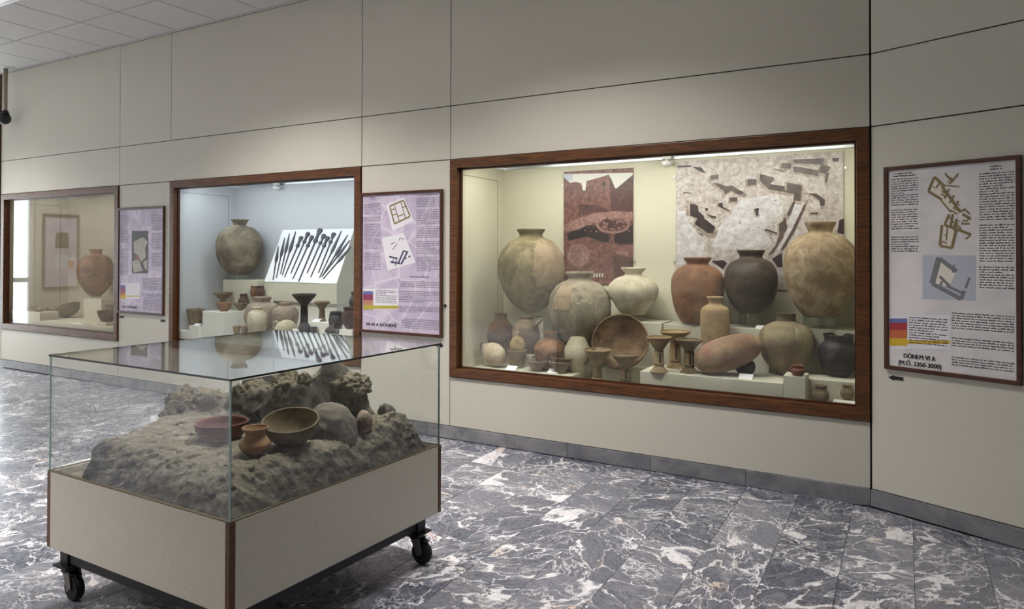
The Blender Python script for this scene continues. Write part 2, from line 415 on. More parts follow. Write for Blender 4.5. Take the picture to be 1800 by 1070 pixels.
for y0, y1 in ((-4.54, -4.03), (-3.97, -3.46)): box('window_pane', (-13.075, y0, .86), (-13.07, y1, 2.34), MT['glass'], wi)
# glazed entrance in the left end wall
bm = bmesh.new()
for y0, y1 in ((-1.86, -1.78), (-.68, -.6), (.44, .52), (1.67, 1.75)): box_bm(bm, (-13.1, y0, 0), (-13.03, y1, 2.44))
for z0, z1 in ((2.36, 2.44), (0, .1), (.92, 1.0)): box_bm(bm, (-13.095, -1.78, z0), (-13.035, 1.67, z1))
dr = mesh_obj('window_1', bm, MT['white']); tag(dr, kind='structure')
for y0, y1 in ((-1.78, -.68), (-.6, .44), (.52, 1.67)):
    for z0, z1 in ((.1, .92), (1.0, 2.36)):
        box('window_pane', (-13.07, y0, z0), (-13.062, y1, z1), MT['glass'], dr)
tr = box('trim_1', (X0-.035, -.015, 0), (X0-.002, .03, ZC), MT['wood_dark'], None, .003); tag(tr, kind='structure')
# --- ceiling: separate fibre tiles with open joints, the part out of sight as one slab
TS = .6045
ce = box('ceiling', (-13, -8, ZC+.02), (e.x, 2.0, ZC+.1), MT['joint']); tag(ce, kind='structure')
bm = bmesh.new(); box_bm(bm, (-TS/2+.006, -TS/2+.006, 0), (TS/2-.006, TS/2-.006, .018))
bmesh.ops.bevel(bm, geom=[x for x in bm.edges if x.verts[0].co.z < .001 and x.verts[1].co.z < .001], offset=.004, segments=1, affect='EDGES')
tm = bpy.data.meshes.new('ceiling_tile'); bm.to_mesh(tm); bm.free(); tm.materials.append(MT['ceil'])
XT = aty(386, 35, 0).x                               # a joint seen in the photo
k0 = math.floor((XT+13)/TS)
trofset = set()
for x, p, jr in TROF+[(-7.0, 0, 2)]:
    i = round((x-.3-XT)/TS); trofset.add((i, jr)); trofset.add((i+1, jr))
nt = 0
for i in range(-14, 12):
    for j in range(0, 10):
        cx, cy = XT+(i+.5)*TS, -.03-(j+.5)*TS
        if cx-TS/2 < -13 or (cx > XB and cy+TS/2 > (cx+TS/2-XB)*TB.y/TB.x): continue
        if (i, j) in trofset: continue
        if cx > e.x-TS/2: continue
        o = bpy.data.objects.new('ceiling_tile', tm); o.parent = ce; COL.objects.link(o); o.location = (cx, cy, ZC); nt += 1
bm = bmesh.new(); yy = -.03-10*TS
box_bm(bm, (-13, -8, ZC), (e.x, yy-.004, ZC+.018)); box_bm(bm, (-13, -.026, ZC), (XB, -.001, ZC+.018)); box_bm(bm, (-13, .0, ZC), (X0-.04, 2.0, ZC+.018))
box('ceiling_field', (-13, -8, ZC), (e.x, yy-.004, ZC+.018), MT['ceil'], ce)['kind'] = 'stuff'
box('edge_strip', (-13, -.024, ZC), (XB, -.001, ZC+.018), MT['ceil'], ce)
box('edge_strip', (-13, .004, ZC), (X0-.04, 2.0, ZC+.018), MT['ceil'], ce)
box('corner_fill', (XB-.7, -1.9, ZC+.0185), (e.x, .0, ZC+.0199), MT['ceil'], ce)
bm.free()
MT['lit'] = emis('lit_diffuser', (1, .96, .88, 1), 2.2)
MT['unlit'] = plain('unlit_diffuser', srgb(235, 235, 230), .3)
LL = ['added recessed ceiling light nearest the glazed entrance', 'recessed ceiling light in front of the far left wall case', 'recessed ceiling light between the middle and right wall cases', 'recessed ceiling light in front of the right wall case', 'added recessed ceiling light of the second row, leftmost', 'added recessed ceiling light of the second row, middle one', 'added recessed ceiling light of the second row, nearest the vitrine', 'unlit recessed ceiling light at the top left corner of the view']
for k, (x, p, jr) in enumerate(TROF+[(-7.0, 0, 2)]):
    i = round((x-.3-XT)/TS); cx = XT+(i+1)*TS; cy = -.03-(jr+.5)*TS
    t = thing('ceiling_light', LL[k], 'ceiling light', (cx, cy, ZC), 0)
    bm = bmesh.new()
    for q in ((-TS, -TS/2, -TS+.03, TS/2), (TS-.03, -TS/2, TS, TS/2), (-TS+.03, -TS/2, TS-.03, -TS/2+.03), (-TS+.03, TS/2-.03, TS-.03, TS/2)):
        box_bm(bm, (q[0], q[1], -.006), (q[2], q[3], .018))
    mesh_obj('light_frame', bm, MT['white'], t)
    box('diffuser', (-TS+.03, -TS/2+.03, .0), (TS-.03, TS/2-.03, .01), MT['lit'] if p else MT['unlit'], t)

# ================================================================== wall cases
YB = .78; ZCF = .50; ZCT = 2.165
def wall_case(x0, x1, label, lining, spot_x, cbat):
    t = thing('wall_case', label, 'display case', ((x0+x1)/2, 0, ZF0))
    wd, y0, y1 = .067, -.016, .055
    z0, z1 = ZF0+.003, Z2-.003; x0 += .003; x1 -= .003
    def rail(nm, lo, hi):
        box(nm, lo, hi, MT['wood'], t, .004, world=True)
    rail('frame_rail', (x0, y0, z1-wd), (x1, y1, z1)); rail('frame_rail', (x0, y0, z0), (x1, y1, z0+wd))
    rail('frame_stile', (x0, y0, z0+wd), (x0+wd, y1, z1-wd)); rail('frame_stile', (x1-wd, y0, z0+wd), (x1, y1, z1-wd))
    # inner bead
    bm = bmesh.new(); b = .012; xi0, xi1, zi0, zi1 = x0+wd, x1-wd, z0+wd, z1-wd
    for lo, hi in (((xi0, .028, zi1-b), (xi1, .05, zi1)), ((xi0, .028, zi0), (xi1, .05, zi0+b)), ((xi0, .028, zi0+b), (xi0+b, .05, zi1-b)), ((xi1-b, .028, zi0+b), (xi1, .05, zi1-b))): box_bm(bm, lo, hi)
    mesh_obj('frame_bead', bm, MT['wood_dark'], t, world=True)
    box('glass_pane', (xi0+.001, .0405, zi0+.001), (xi1-.001, .0465, zi1-.001), MT['glass'], t, world=True)
    xa, xb = x0+.02, x1-.02
    box('back_panel', (xa, YB, ZCF-.02), (xb, YB+.015, ZCT), lining, t, world=True)
    for x in (xa-.015, xb): box('side_panel', (x, .056, ZCF-.02), (x+.015, YB, ZCT), lining, t, world=True)
    box('bottom_panel', (xa, .056, ZCF-.02), (xb, YB, ZCF), lining, t, world=True)
    box('top_panel', (xa, .056, ZCT), (xb, YB, ZCT+.015), MT['gloss_ceiling'], t, world=True)
    bm = bmesh.new(); box_bm(bm, (xa, YB-.03, ZCT-.022), (xb, YB-.004, ZCT-.004)); box_bm(bm, (xa+.002, .2, ZCT-.022), (xa+.02, YB-.03, ZCT-.004))
    mesh_obj('top_rail', bm, MT['alu'], t, world=True)
    # tube fitting behind the frame head
    bm = bmesh.new(); box_bm(bm, (xa+.15, .075, ZCT-.03), (xb-.15, .12, ZCT-.001)); mesh_obj('tube_fitting', bm, MT['white'], t, world=True)
    # lamp holder on the back rail
    bm = bmesh.new(); cyl_bm(bm, (spot_x, YB-.07, ZCT-.004), (spot_x, YB-.07, ZCT-.03), .035, .035, 20); cyl_bm(bm, (spot_x, YB-.07, ZCT-.045), (spot_x, YB-.07, ZCT-.075), .045, .03, 20)
    cyl_bm(bm, (spot_x, YB-.07, ZCT-.03), (spot_x, YB-.07, ZCT-.045), .012, .012, 12)
    mesh_obj('spot_fitting', bm, MT['white'], t, world=True)
    # seam of the service door in the left side
    bm = bmesh.new(); xs_ = xa
    for lo, hi in (((xs_, .12, 2.04), (xs_+.002, YB-.1, 2.046)), ((xs_, YB-.106, .6), (xs_+.002, YB-.1, 2.04))): box_bm(bm, lo, hi)
    mesh_obj('door_seam', bm, cbat, t, world=True)
    return t
seamc = plain('seam_olive', srgb(150, 146, 124), .8); seamg = plain('seam_grey', srgb(150, 151, 155), .8)  # flat colours of the service door seams
wall_case(CASES[0][0], CASES[0][1], 'large mahogany framed wall case with cream lining and big clay jars on the right', MT['cream'], aty(1172, 290, YB-.07).x, seamc)
wall_case(CASES[1][0], CASES[1][1], 'mahogany framed wall case with grey lining holding the sword board', MT['grey'], aty(486, 330, YB-.07).x, seamg)
wall_case(CASES[2][0], CASES[2][1], 'mahogany framed wall case farthest left with one round jar and sherds', MT['beige'], -8.2, seamc)

# ================================================================== pottery
CL = {}
def C(name, *a, **k):
    def g(c): m = .3*c[0]+.55*c[1]+.15*c[2]; return tuple(x*.9+m*.1 for x in c[:3])+(1,)
    CL[name] = clay('clay_'+name, *[g(x) if isinstance(x, tuple) else x for x in a], **k)
C('olive', srgb(152, 136, 98), srgb(106, 92, 60), srgb(172, 156, 118), 7)
C('pinkpatch', srgb(168, 146, 116), srgb(142, 120, 92), srgb(180, 160, 132), 8)
C('grey', srgb(154, 141, 116), srgb(112, 99, 80), srgb(172, 160, 138), 7)
C('greypatch', srgb(144, 132, 108), srgb(122, 111, 92), None, 8)
C('cream', srgb(202, 192, 166), srgb(176, 164, 136), srgb(212, 204, 182), 8)
C('orange', srgb(150, 102, 64), srgb(104, 68, 44), srgb(120, 98, 76), 7)
C('black', srgb(88, 70, 56), srgb(48, 38, 32), srgb(116, 100, 84), 6, rough=.5)
C('sand', srgb(172, 150, 116), srgb(128, 104, 76), srgb(186, 168, 138), 12)
C('greybrown', srgb(150, 138, 116), srgb(98, 86, 70), srgb(166, 156, 138), 6)
C('tan', srgb(176, 150, 106), srgb(150, 122, 84), srgb(184, 148, 106), 9)
C('brown', srgb(124, 86, 52), srgb(80, 56, 36), srgb(140, 112, 80), 9)
C('spoutgrey', srgb(150, 130, 102), srgb(110, 92, 72), srgb(166, 150, 124), 10)
C('rust', srgb(158, 112, 66), srgb(112, 76, 46), srgb(108, 92, 70), 9)
C('bone', srgb(206, 190, 160), srgb(178, 158, 128), srgb(204, 174, 148), 12)
C('mustard', srgb(182, 156, 96), srgb(140, 112, 70), srgb(56, 50, 54), 11)
C('cup', srgb(150, 132, 106), srgb(122, 105, 84), None, 10)
C('redcup', srgb(152, 92, 68), srgb(112, 66, 50), srgb(176, 136, 110), 14)
C('plate', srgb(128, 98, 68), srgb(84, 62, 44), srgb(150, 120, 88), 8)
C('goblet', srgb(172, 148, 108), srgb(134, 110, 78), srgb(188, 168, 132), 10)
C('gobletgrey', srgb(144, 122, 90), srgb(108, 90, 64), None, 10)
C('long', srgb(170, 138, 102), srgb(136, 104, 80), srgb(154, 96, 76), 6)
C('charcoal', srgb(66, 60, 62), srgb(44, 40, 44), srgb(84, 78, 78), 8, rough=.5)
C('olivetan', srgb(158, 142, 110), srgb(122, 106, 80), srgb(182, 172, 146), 6)
C('collar', srgb(104, 88, 62), srgb(78, 66, 48), None, 10)
C('pinkgrey', srgb(172, 154, 138), srgb(134, 115, 102), srgb(186, 172, 160), 7)
C('darkgob', srgb(80, 72, 66), srgb(50, 45, 44), srgb(110, 96, 82), 10)
C('purple', srgb(104, 72, 66), srgb(74, 50, 48), None, 10)
C('redbowl', srgb(124, 72, 58), srgb(92, 52, 44), None, 10)
C('greenbowl', srgb(140, 124, 96), srgb(104, 90, 66), None, 10)
C('potorange', srgb(164, 126, 84), srgb(124, 90, 58), srgb(150, 96, 64), 12)
C('rosejar', srgb(168, 122, 90), srgb(126, 88, 66), srgb(190, 158, 136), 7)

def project(p):
    d = Vector(p)-CAM; z = d.dot(FW); return CX+F_PX*d.dot(RT)/z, CY-F_PX*d.dot(UP)/z
def set_back(p, prof):
    # the last row is the front edge of the foot: move the axis back by the foot's radius and lift the rows to match
    h = Vector((p.x-CAM.x, p.y-CAM.y, 0)).normalized()
    q = p + h*(prof[-1][0]*scl(p)[1]); d = prof[-1][1]-project(q)[1]; vt, vb = prof[0][1], prof[-1][1]
    return q, [(w, v-d*(v-vt)/(vb-vt)) for w, v in prof]
def axis_point(u, v, y=None, z=None):
    return aty(u, v, y) if z is None else atz(u, v, z)
def prof_world(prof, p):
    sv, sh = scl(p); vb = prof[-1][1]
    return [(w*sh, (vb-v)*sv) for w, v in prof]
def vessel(name, cat, label, u, prof, mat, y=None, z=None, wall=.008, jit=.012, group=None, n=5, rz=None, parts=()):
    """prof: (half width, row) in photo pixels from the rim down to the base, turned into metres at the vessel's own distance"""
    p = axis_point(u, prof[-1][1], y, z)
    if z is not None: p, prof = set_back(p, prof)
    pw = prof_world(prof, p)
    pr = smooth_profile(pw, n)
    bm = bmesh.new(); lathe_bm(bm, hollow(pr, wall), 48, jit=jit, sd=u*.37)
    bmesh.ops.recalc_face_normals(bm, faces=bm.faces[:])
    rz = random.uniform(0, 6.28) if rz is None else rz
    if parts:
        t = thing(name, label, cat, p, 0, group); b = mesh_obj('body', bm, mat, t, smooth=True)
        return t, pr, p
    o = mesh_obj(name, bm, mat, None, p, smooth=True); tag(o, label, cat, group)
    return o, pr, p
def rad(pr, z):
    best = min(pr, key=lambda q: abs(q[1]-z)); return best[0]
def handle(t, pr, ang, z0, z1, out, r, mat, name='handle'):
    c, s = math.cos(ang), math.sin(ang); r0, r1 = rad(pr, z0), rad(pr, z1)
    pts = []
    for k in range(9):
        a = math.pi*k/8
        rr = r0+(r1-r0)*k/8 - r*.6 + out*math.sin(a)
        pts.append((c*rr, s*rr, z0+(z1-z0)*k/8))
    bm = bmesh.new(); tube_bm(bm, pts, r); return mesh_obj(name, bm, mat, t, smooth=True)
def spout(t, pr, ang, z0, dz, length, r0, r1, mat):
    c, s = math.cos(ang), math.sin(ang); a = rad(pr, z0)-.01
    pts = [(c*(a+length*k/5), s*(a+length*k/5), z0+dz*(k/5)**1.3) for k in range(6)]
    bm = bmesh.new(); tube_bm(bm, pts, [r0+(r1-r0)*k/5 for k in range(6)]); return mesh_obj('spout', bm, mat, t, smooth=True)
def patch(t, pr, z0, z1, a0, a1, mat, off=.0014, name='restored_patch', rag=.16):
    q = [(r+off, z) for r, z in pr if z0 <= z <= z1]; zm, hz = (z0+z1)/2, (z1-z0)/2; am, ha = (a0+a1)/2, (a1-a0)/2
    bm = bmesh.new(); lathe_bm(bm, q, 60, a0, a1); kill = []
    for f in bm.faces:
        c = f.calc_center_median(); a = math.atan2(c.y, c.x); a += round((am-a)/6.28318)*6.28318
        e_ = max(abs((a-am)/ha), abs((c.z-zm)/hz)**1.5)*.9 + rag*mnoise.noise(Vector((a*5, c.z*14, a0)))+.25*((a-am)/ha*(c.z-zm)/hz)**2
        if e_ > .86: kill.append(f)
    bmesh.ops.delete(bm, geom=kill, context='FACES')
    bmesh.ops.solidify(bm, geom=bm.faces[:], thickness=off*1.5)
    return mesh_obj(name, bm, mat, t, smooth=True)
def acrylic(label, p, r, h):
    bm = bmesh.new(); cyl_bm(bm, (0, 0, 0), (0, 0, h), r, r, 32, False); cyl_bm(bm, (0, 0, 0), (0, 0, h), r-.004, r-.004, 32, False)
    bmesh.ops.recalc_face_normals(bm, faces=bm.faces[:])
    o = mesh_obj('acrylic_stand', bm, MT['acrylic'], None, (p[0], p[1], p[2]-h)); tag(o, label, 'stand'); return o
def plinth(name, label, x0, x1, y0, y1, z0, z1, mat=None, cat='plinth'):
    o = box(name, (-(x1-x0)/2, -(y1-y0)/2, 0), ((x1-x0)/2, (y1-y0)/2, z1-z0), mat or MT['plinth'], None, .003, loc=((x0+x1)/2, (y0+y1)/2, z0))
    return tag(o, label, cat)
def place_card(label, u, v, z, w=.085, d=.05, tilt=.5, txt=True):
    p = atz(u, v, z); t = thing('caption_card', label, 'card', (p.x, p.y, z))
    bm = bmesh.new(); h = d*tilt
    vs = [(-w/2, -d/2, .0), (w/2, -d/2, .0), (w/2, d/2, h), (-w/2, d/2, h)]
    a = [bm.verts.new((x, y, q+.0)) for x, y, q in vs]; b = [bm.verts.new((x, y, q+.003)) for x, y, q in vs]
    bm.faces.new(a[::-1]); bm.faces.new(b)
    for i in range(4): bm.faces.new((a[i], a[(i+1) % 4], b[(i+1) % 4], b[i]))
    mesh_obj('card_sheet', bm, MT['card'], t)
    box('card_prop', (-w*.3, d*.2, 0), (w*.3, d*.2+.004, h*.68), MT['card'], t)
    return t

# ---------------------------------------------------------------- case on the right
ZP = .553
x_l = aty(829, 645, .07).x; x_r = aty(1003, 665, .07).x
plinth('low_plinth', 'low cream plinth under small bowls at left of the right case', x_l, x_r, .07, .455, ZCF, ZP)
ZM = .635
xm0, xm1, xm2 = aty(1125, 653, .07).x, aty(1376, 668, .07).x, aty(1416, 664, .07).x
plinth('low_plinth', 'wide cream plinth under the goblets and the lying jar', xm0, xm1, .07, .42, ZCF, ZM)
ZX = .684
plinth('display_block', 'small cream block carrying the little red cup', xm1+.002, xm2, .07, .24, ZCF, ZX, cat='block')
ZB = .652
plinth('display_block', 'cream block carrying the round black pot at far right', -.535, -.2, .22, .43, ZCF, ZB, cat='block')
plinth('display_block', 'thin white slab under the smallest pot by the right frame', -.375, -.245, .07, .19, ZCF, .548, MT['plinth2'], 'block')
plinth('display_block', 'square cream block under the leaning brown plate', aty(1057, 646, .26).x, aty(1134, 650, .26).x, .26, .48, ZCF, .60, cat='block')
YJ = .56
def tallp(label, u0, u1, v, y0, y1):
    a, b = aty(u0, v, y0), aty(u1, v, y0)
    return plinth('tall_plinth', label, a.x, b.x, y0, y1, ZCF, a.z)
def jar_on(u, vb, y, zt, label, r=.07):
    p = aty(u, vb, y)
    if p.z-zt > .003: acrylic(label, (p.x, p.y, p.z), r, p.z-zt)
t1 = tallp('tall cream plinth behind the brown jugs holding the olive jar', 885, 955, 556, .462, .70)
t2 = tallp('tall cream plinth holding the squat cream jar', 1064, 1163, 563, .47, .72)
t3 = tallp('long cream plinth under the orange jar and dark brown jar', 1166, 1352, 569, .49, .74)
t4 = tallp('tall cream plinth under the largest mottled jar at right', 1421, 1503, 577, .50, .74)
# big jars
J, pr, p = vessel('storage_jar', 'jar', 'big olive storage jar with pink restored patch, leftmost in the right case', 933,
    [(25, 403), (24, 406), (20.5, 411), (22, 417), (38, 425), (54, 445), (59, 468), (56, 490), (46, 515), (31, 535), (18, 545), (8, 549)], CL['olive'], y=.49, parts=(1,))
aa = math.atan2(CAM.y-p.y, CAM.x-p.x)
patch(J, pr, .25*pr[0][1], .88*pr[0][1], aa+.0, aa+2.3, CL['pinkpatch'], rag=.3)
zt = t1.location.z+t1.dimensions.z
acrylic('clear acrylic ring under the big olive storage jar', (p.x, p.y+.045, p.z+.03), .075, p.z+.03-aty(885, 556, .462).z)
J, pr, p = vessel('storage_jar', 'jar', 'large grey patched storage jar behind the orange jar in the right case', 1019,
    [(25, 478), (25, 481), (20, 486), (22, 492), (40, 501), (52, 520), (55, 540), (52, 562), (40, 588), (26, 610), (20, 618)], CL['grey'], y=.45, parts=(1,))
plinth('display_block', 'cream block under the large grey patched jar', p.x-.13, p.x+.13, p.y-.13, p.y+.13, ZCF if False else ZP, p.z, cat='block')
aa = math.atan2(CAM.y-p.y, CAM.x-p.x); h = pr[0][1]
patch(J, pr, .1*h, .68*h, aa-.15, aa+.45, CL['greypatch']); patch(J, pr, .2*h, .74*h, aa+.47, aa+1.2, CL['greypatch']); patch(J, pr, .5*h, .86*h, aa-1.0, aa-.3, CL['pinkpatch'])
J, pr, p = vessel('storage_jar', 'jar', 'squat cream jar with a ridge, right of the ruin photograph', 1113,
    [(22, 471), (20.5, 474), (15, 480), (17, 484), (32, 490), (43, 501), (45, 512), (41, 524), (37.5, 528), (36, 530), (28, 543), (22, 550), (21, 552)], CL['cream'], y=.58)
acrylic('clear acrylic ring under the squat cream jar', (p.x, p.y, p.z), .085, p.z-aty(1064, 563, .47).z)
J, pr, p = vessel('storage_jar', 'jar', 'orange brown storage jar on the long plinth', 1226,
    [(25, 453), (24, 456), (19.5, 462), (21, 466), (36, 473), (45, 486), (47.5, 502), (46, 520), (40, 545), (31, 562), (26, 567)], CL['orange'], y=.58)
p0 = Vector((p.x, p.y, p.z)); zt3 = aty(1166, 569, .49).z
acrylic('thin clear acrylic ring under the orange brown jar', (p.x, p.y, p.z), .09, max(.004, p.z-zt3))
J, pr, p = vessel('storage_jar', 'jar', 'dark brown burnished storage jar between the orange and largest jars', 1320,
    [(25, 440), (24, 443), (20.5, 449), (22, 454), (36, 461), (45, 475), (47.5, 492), (45, 512), (37, 533), (26, 546), (18, 551)], CL['black'], y=.6)
acrylic('clear acrylic ring under the dark brown burnished jar', (p.x, p.y, p.z+.012), .085, p.z+.012-zt3)
J, pr, p = vessel('storage_jar', 'jar', 'largest mottled cream brown storage jar at the right end', 1442,
    [(28, 391), (27, 395), (23, 402), (23, 409), (40, 416), (58, 432), (66, 455), (66.5, 475), (61, 503), (50, 530), (36, 550), (27, 557)], CL['sand'], y=.55)
acrylic('clear acrylic ring under the largest mottled jar', (p.x, p.y, p.z+.008), .11, p.z+.008-aty(1421, 577, .50).z)
# middle
J, pr, p = vessel('tall_jar', 'jar', 'tall cylindrical sandy jar behind the lying jar', 1257,
    [(15.5, 522), (15, 524), (12.5, 528), (12.5, 534), (22, 540), (25.5, 547), (26, 565), (25.5, 590), (23, 612), (20, 630), (18, 634)], CL['tan'], y=.385)
zb = p.z
plinth('display_block', 'cream block behind the goblets under the tall sandy jar', p.x-.09, p.x+.09, .425 if False else p.y-.01-.08, p.y+.075, ZM, p.z, cat='block') if p.z > ZM+.01 else None
def tilted(name, cat, label, a, b, radii, mat, wall=.006, open_=False, parts=None, seg=40):
    """lathe about the axis from world point a to b; radii as (t, r)"""
    a, b = Vector(a), Vector(b); L = (b-a).length
    bm = bmesh.new(); pr = smooth_profile([(r, t*L) for t, r in radii], 6)
    if open_:
        q = hollow(pr[::-1], wall)
    else: q = [(.0004, pr[0][1])]+pr+[(.0004, pr[-1][1])]
    lathe_bm(bm, q, seg, jit=.015, sd=a.x*3)
    bmesh.ops.recalc_face_normals(bm, faces=bm.faces[:])
    rot = (b-a).to_track_quat('Z', 'Y').to_matrix().to_4x4()
    bm.transform(rot)
    if parts is None:
        o = mesh_obj(name, bm, mat, None, a, smooth=True); tag(o, label, cat); return o
    t = thing(name, label, cat, a); mesh_obj('body', bm, mat, t, smooth=True); return t
sv = scl(aty(1280, 630, .25))[0]
a_ = aty(1221, 648, .155); b_ = aty(1338, 612, .25)
tilted('lying_jar', 'jar', 'long reddish jar lying on its side in front of the tall jar', a_, b_,
    [(0, .004), (.03, .045), (.12, .083), (.3, .105), (.55, .108), (.75, .097), (.9, .07), (.95, .052), (1.0, .058)], CL['long']).location.z += .036
J, pr, p = vessel('round_pot', 'pot', 'small round black pot in front of the lying jar', 1310,
    [(11, 626), (10, 628), (10, 631), (16, 637), (18, 644), (16, 653), (10, 659)], CL['charcoal'], z=ZM)
J, pr, p = vessel('storage_jar', 'jar', 'olive tan round jar with dark collar beside the black pot', 1382,
    [(17.2, 563), (19.5, 565), (34, 571), (45, 581), (50.5, 597), (49, 613), (40, 634), (27, 650), (17, 660)], CL['olivetan'], z=ZM, parts=(1,))
sv, sh = scl(p)
zt_ = pr[0][1]; k_ = zt_/(660-563)
bm = bmesh.new(); hpr = smooth_profile([(18.8*sh, zt_+12.5*k_), (17.2*sh, zt_+10.5*k_), (16.4*sh, zt_+5*k_), (17.3*sh, zt_-.4*k_), (18.6*sh, zt_-1.6*k_)], 5)
inn = [(r-.006, z) for r, z in hpr[::-1]]
lathe_bm(bm, inn+hpr, 48); bmesh.ops.recalc_face_normals(bm, faces=bm.faces[:])
o = mesh_obj('collar', bm, CL['collar'], J, smooth=True); o['label'] = 'dark brown collar'
J, pr, p = vessel('small_cup', 'cup', 'little red cup with a painted rim on the small block', 1402,
    [(11.5, 642), (11, 644), (10, 646), (13.5, 650), (13, 654), (8, 661)], CL['redcup'], z=ZX, parts=(1,))
handle(J, pr, math.pi*1.15, pr[0][1]*.35, pr[0][1]*.9, .012, .005, CL['redcup'])
J, pr, p = vessel('round_pot', 'pot', 'round black wide mouthed pot by the right frame', 1474,
    [(28, 588), (27, 590), (25, 597), (26, 601), (33, 608), (36.5, 620), (36, 632), (30, 648), (20, 660), (16, 663)], CL['charcoal'], z=ZB)
J, pr, p = vessel('small_pot', 'pot', 'small brown pot at the foot of the black pot block', 1443,
    [(11.5, 677), (10.5, 680), (10.5, 684), (14, 690), (15, 696), (12, 704), (9, 708)], CL['gobletgrey'], y=.13)
plinth('display_block', 'flat cream slab under the small brown pot by the black pot block', p.x-.07, p.x+.055, .075, .19, ZCF, p.z, cat='block') if p.z > ZCF+.003 else None
J, pr, p = vessel('small_pot', 'pot', 'smallest brown pot standing on the thin white slab', 1489,
    [(9.5, 676), (8, 679), (7.5, 681), (12, 688), (12.5, 692), (9, 700), (6, 703)], CL['gobletgrey'], z=.548)
# left front group
J, pr, p = vessel('jug', 'jug', 'brown round jug, leftmost of the back pair in the right case', 880,
    [(11, 551), (11, 553), (10.5, 560), (16, 566), (22, 575), (24, 588), (22, 602), (15, 617), (11, 622)], CL['brown'], y=.40, parts=(1,))
handle(J, pr, -.6, pr[0][1]*.62, pr[0][1]*.93, .03, .008, CL['brown'])
plinth('display_block', 'cream block under the brown round jug', p.x-.1, p.x+.085, p.y-.09, p.y+.06, ZP, p.z, cat='block')
J, pr, p = vessel('jug', 'jug', 'grey speckled jug with a long spout beside the brown jug', 924,
    [(12, 556), (11, 558), (10, 561), (17, 566), (23, 576), (24.5, 590), (21, 605), (14, 617), (11, 621)], CL['spoutgrey'], y=.37, parts=(1,))
spout(J, pr, -.35, pr[0][1]*.74, .07, .1, .016, .009, CL['spoutgrey'])
plinth('display_block', 'cream block under the grey spouted jug', p.x-.098, p.x+.1, p.y-.09, p.y+.07, ZP, p.z, cat='block')
J, pr, p = vessel('squat_jar', 'jar', 'rusty orange squat jar with flared rim in the right case', 967,
    [(14.5, 583), (14, 585), (10.5, 590), (11.5, 595), (22, 601), (28, 611), (28.5, 619), (25, 633), (17, 646), (12, 651)], CL['rust'], z=ZP)
sv = scl(aty(865, 620, .2))[0]
t = tilted('jug', 'jug', 'pale bone coloured jug lying on its side at lower left', aty(884, 632, .14)-Vector((0, 0, .012)), aty(850, 607, .2),
    [(0, .004), (.05, .045), (.2, .072), (.45, .083), (.7, .068), (.88, .036), (.97, .018), (1.0, .02)], CL['bone'], parts=1)
bm = bmesh.new(); q = aty(850, 607, .2)-t.location
tube_bm(bm, [q+Vector((.01, 0, .0)), q+Vector((-.005, 0, .02)), q+Vector((-.016, 0, .016)), q+Vector((-.026, 0, -.012)), q+Vector((-.016, 0, -.03))], .009)
mesh_obj('handle', bm, CL['brown'], t, smooth=True)
J, pr, p = vessel('beaker', 'cup', 'grey brown beaker holding the mustard jug', 908,
    [(18, 615), (17.5, 617), (16, 625), (13, 636), (11, 644), (10.5, 648)], CL['cup'], z=ZP)
pb = p
J, pr, p = vessel('small_jug', 'jug', 'small mustard and black jug sitting in the beaker', 909.5,
    [(6, 584), (5, 587), (5, 591), (10, 596), (13.5, 604), (13, 613), (10, 621), (6, 626)], CL['mustard'], y=pb.y)
J, pr, p = vessel('bowl', 'bowl', 'small grey bowl standing alone near the cards', 944,
    [(19.5, 634), (19, 636), (15, 642), (10, 649), (8.5, 653)], CL['cup'], z=ZP)
J, pr, p = vessel('beaker', 'cup', 'grey cup supporting a tilted bowl in the right case', 984.5,
    [(20, 635), (19, 638), (14.5, 645), (11, 651), (10.5, 657)], CL['cup'], z=ZP)
J, pr, p2 = vessel('bowl', 'bowl', 'brown bowl stacked tilted on the grey cup', 985,
    [(19.5, 627), (19, 629), (17.5, 634), (14, 638), (9, 640)], CL['plate'], y=p.y)
J.rotation_euler = (0, .13, 0)
J, pr, p = vessel('ovoid_jug', 'jug', 'cream ovoid jug with a cut off top beside the leaning plate', 1015,
    [(4, 591), (12, 592.5), (17, 601), (22, 612), (23.5, 623), (21, 636), (15, 650), (12, 655)], CL['cream'], z=ZP, parts=(1,))
handle(J, pr, -.45, pr[0][1]*.25, pr[0][1]*.6, .035, .009, CL['collar'])
# leaning plate
pc = aty(1091, 603, .33); svp, shp = scl(pc)
nrm = (CAM-pc).normalized(); nrm = (nrm + Vector((-.16, 0, .27))).normalized()
R_ = 50*svp
bm = bmesh.new(); prf = smooth_profile([(R_, .32*R_), (R_*.985, .29*R_), (R_*.86, .12*R_), (R_*.6, -.06*R_), (R_*.3, -.15*R_), (R_*.18, -.17*R_)], 6)
lathe_bm(bm, hollow(prf, .012), 64, jit=.02, sd=2.2); bmesh.ops.recalc_face_normals(bm, faces=bm.faces[:])
bm.transform(nrm.to_track_quat('Z', 'Y').to_matrix().to_4x4())
pl = thing('wide_bowl', 'wide brown bowl leaning on its edge towards the glass', 'bowl', pc - nrm*.1*R_)
mesh_obj('body', bm, CL['plate'], pl, smooth=True)
bm = bmesh.new()          # mended sherd with a break hole near the bottom of the bowl
ss = bmesh.ops.create_icosphere(bm, subdivisions=2, radius=1)['verts']
for v in ss: v.co = Vector((v.co.x*.055, v.co.y*.006, v.co.z*.035))
bm.transform(nrm.to_track_quat('Z', 'Y').to_matrix().to_4x4() @ Matrix.Rotation(math.pi/2, 4, 'X'))
mesh_obj('mended_sherd', bm, CL['pinkpatch'], pl, aty(1082, 632, .30)-pl.location, smooth=True)

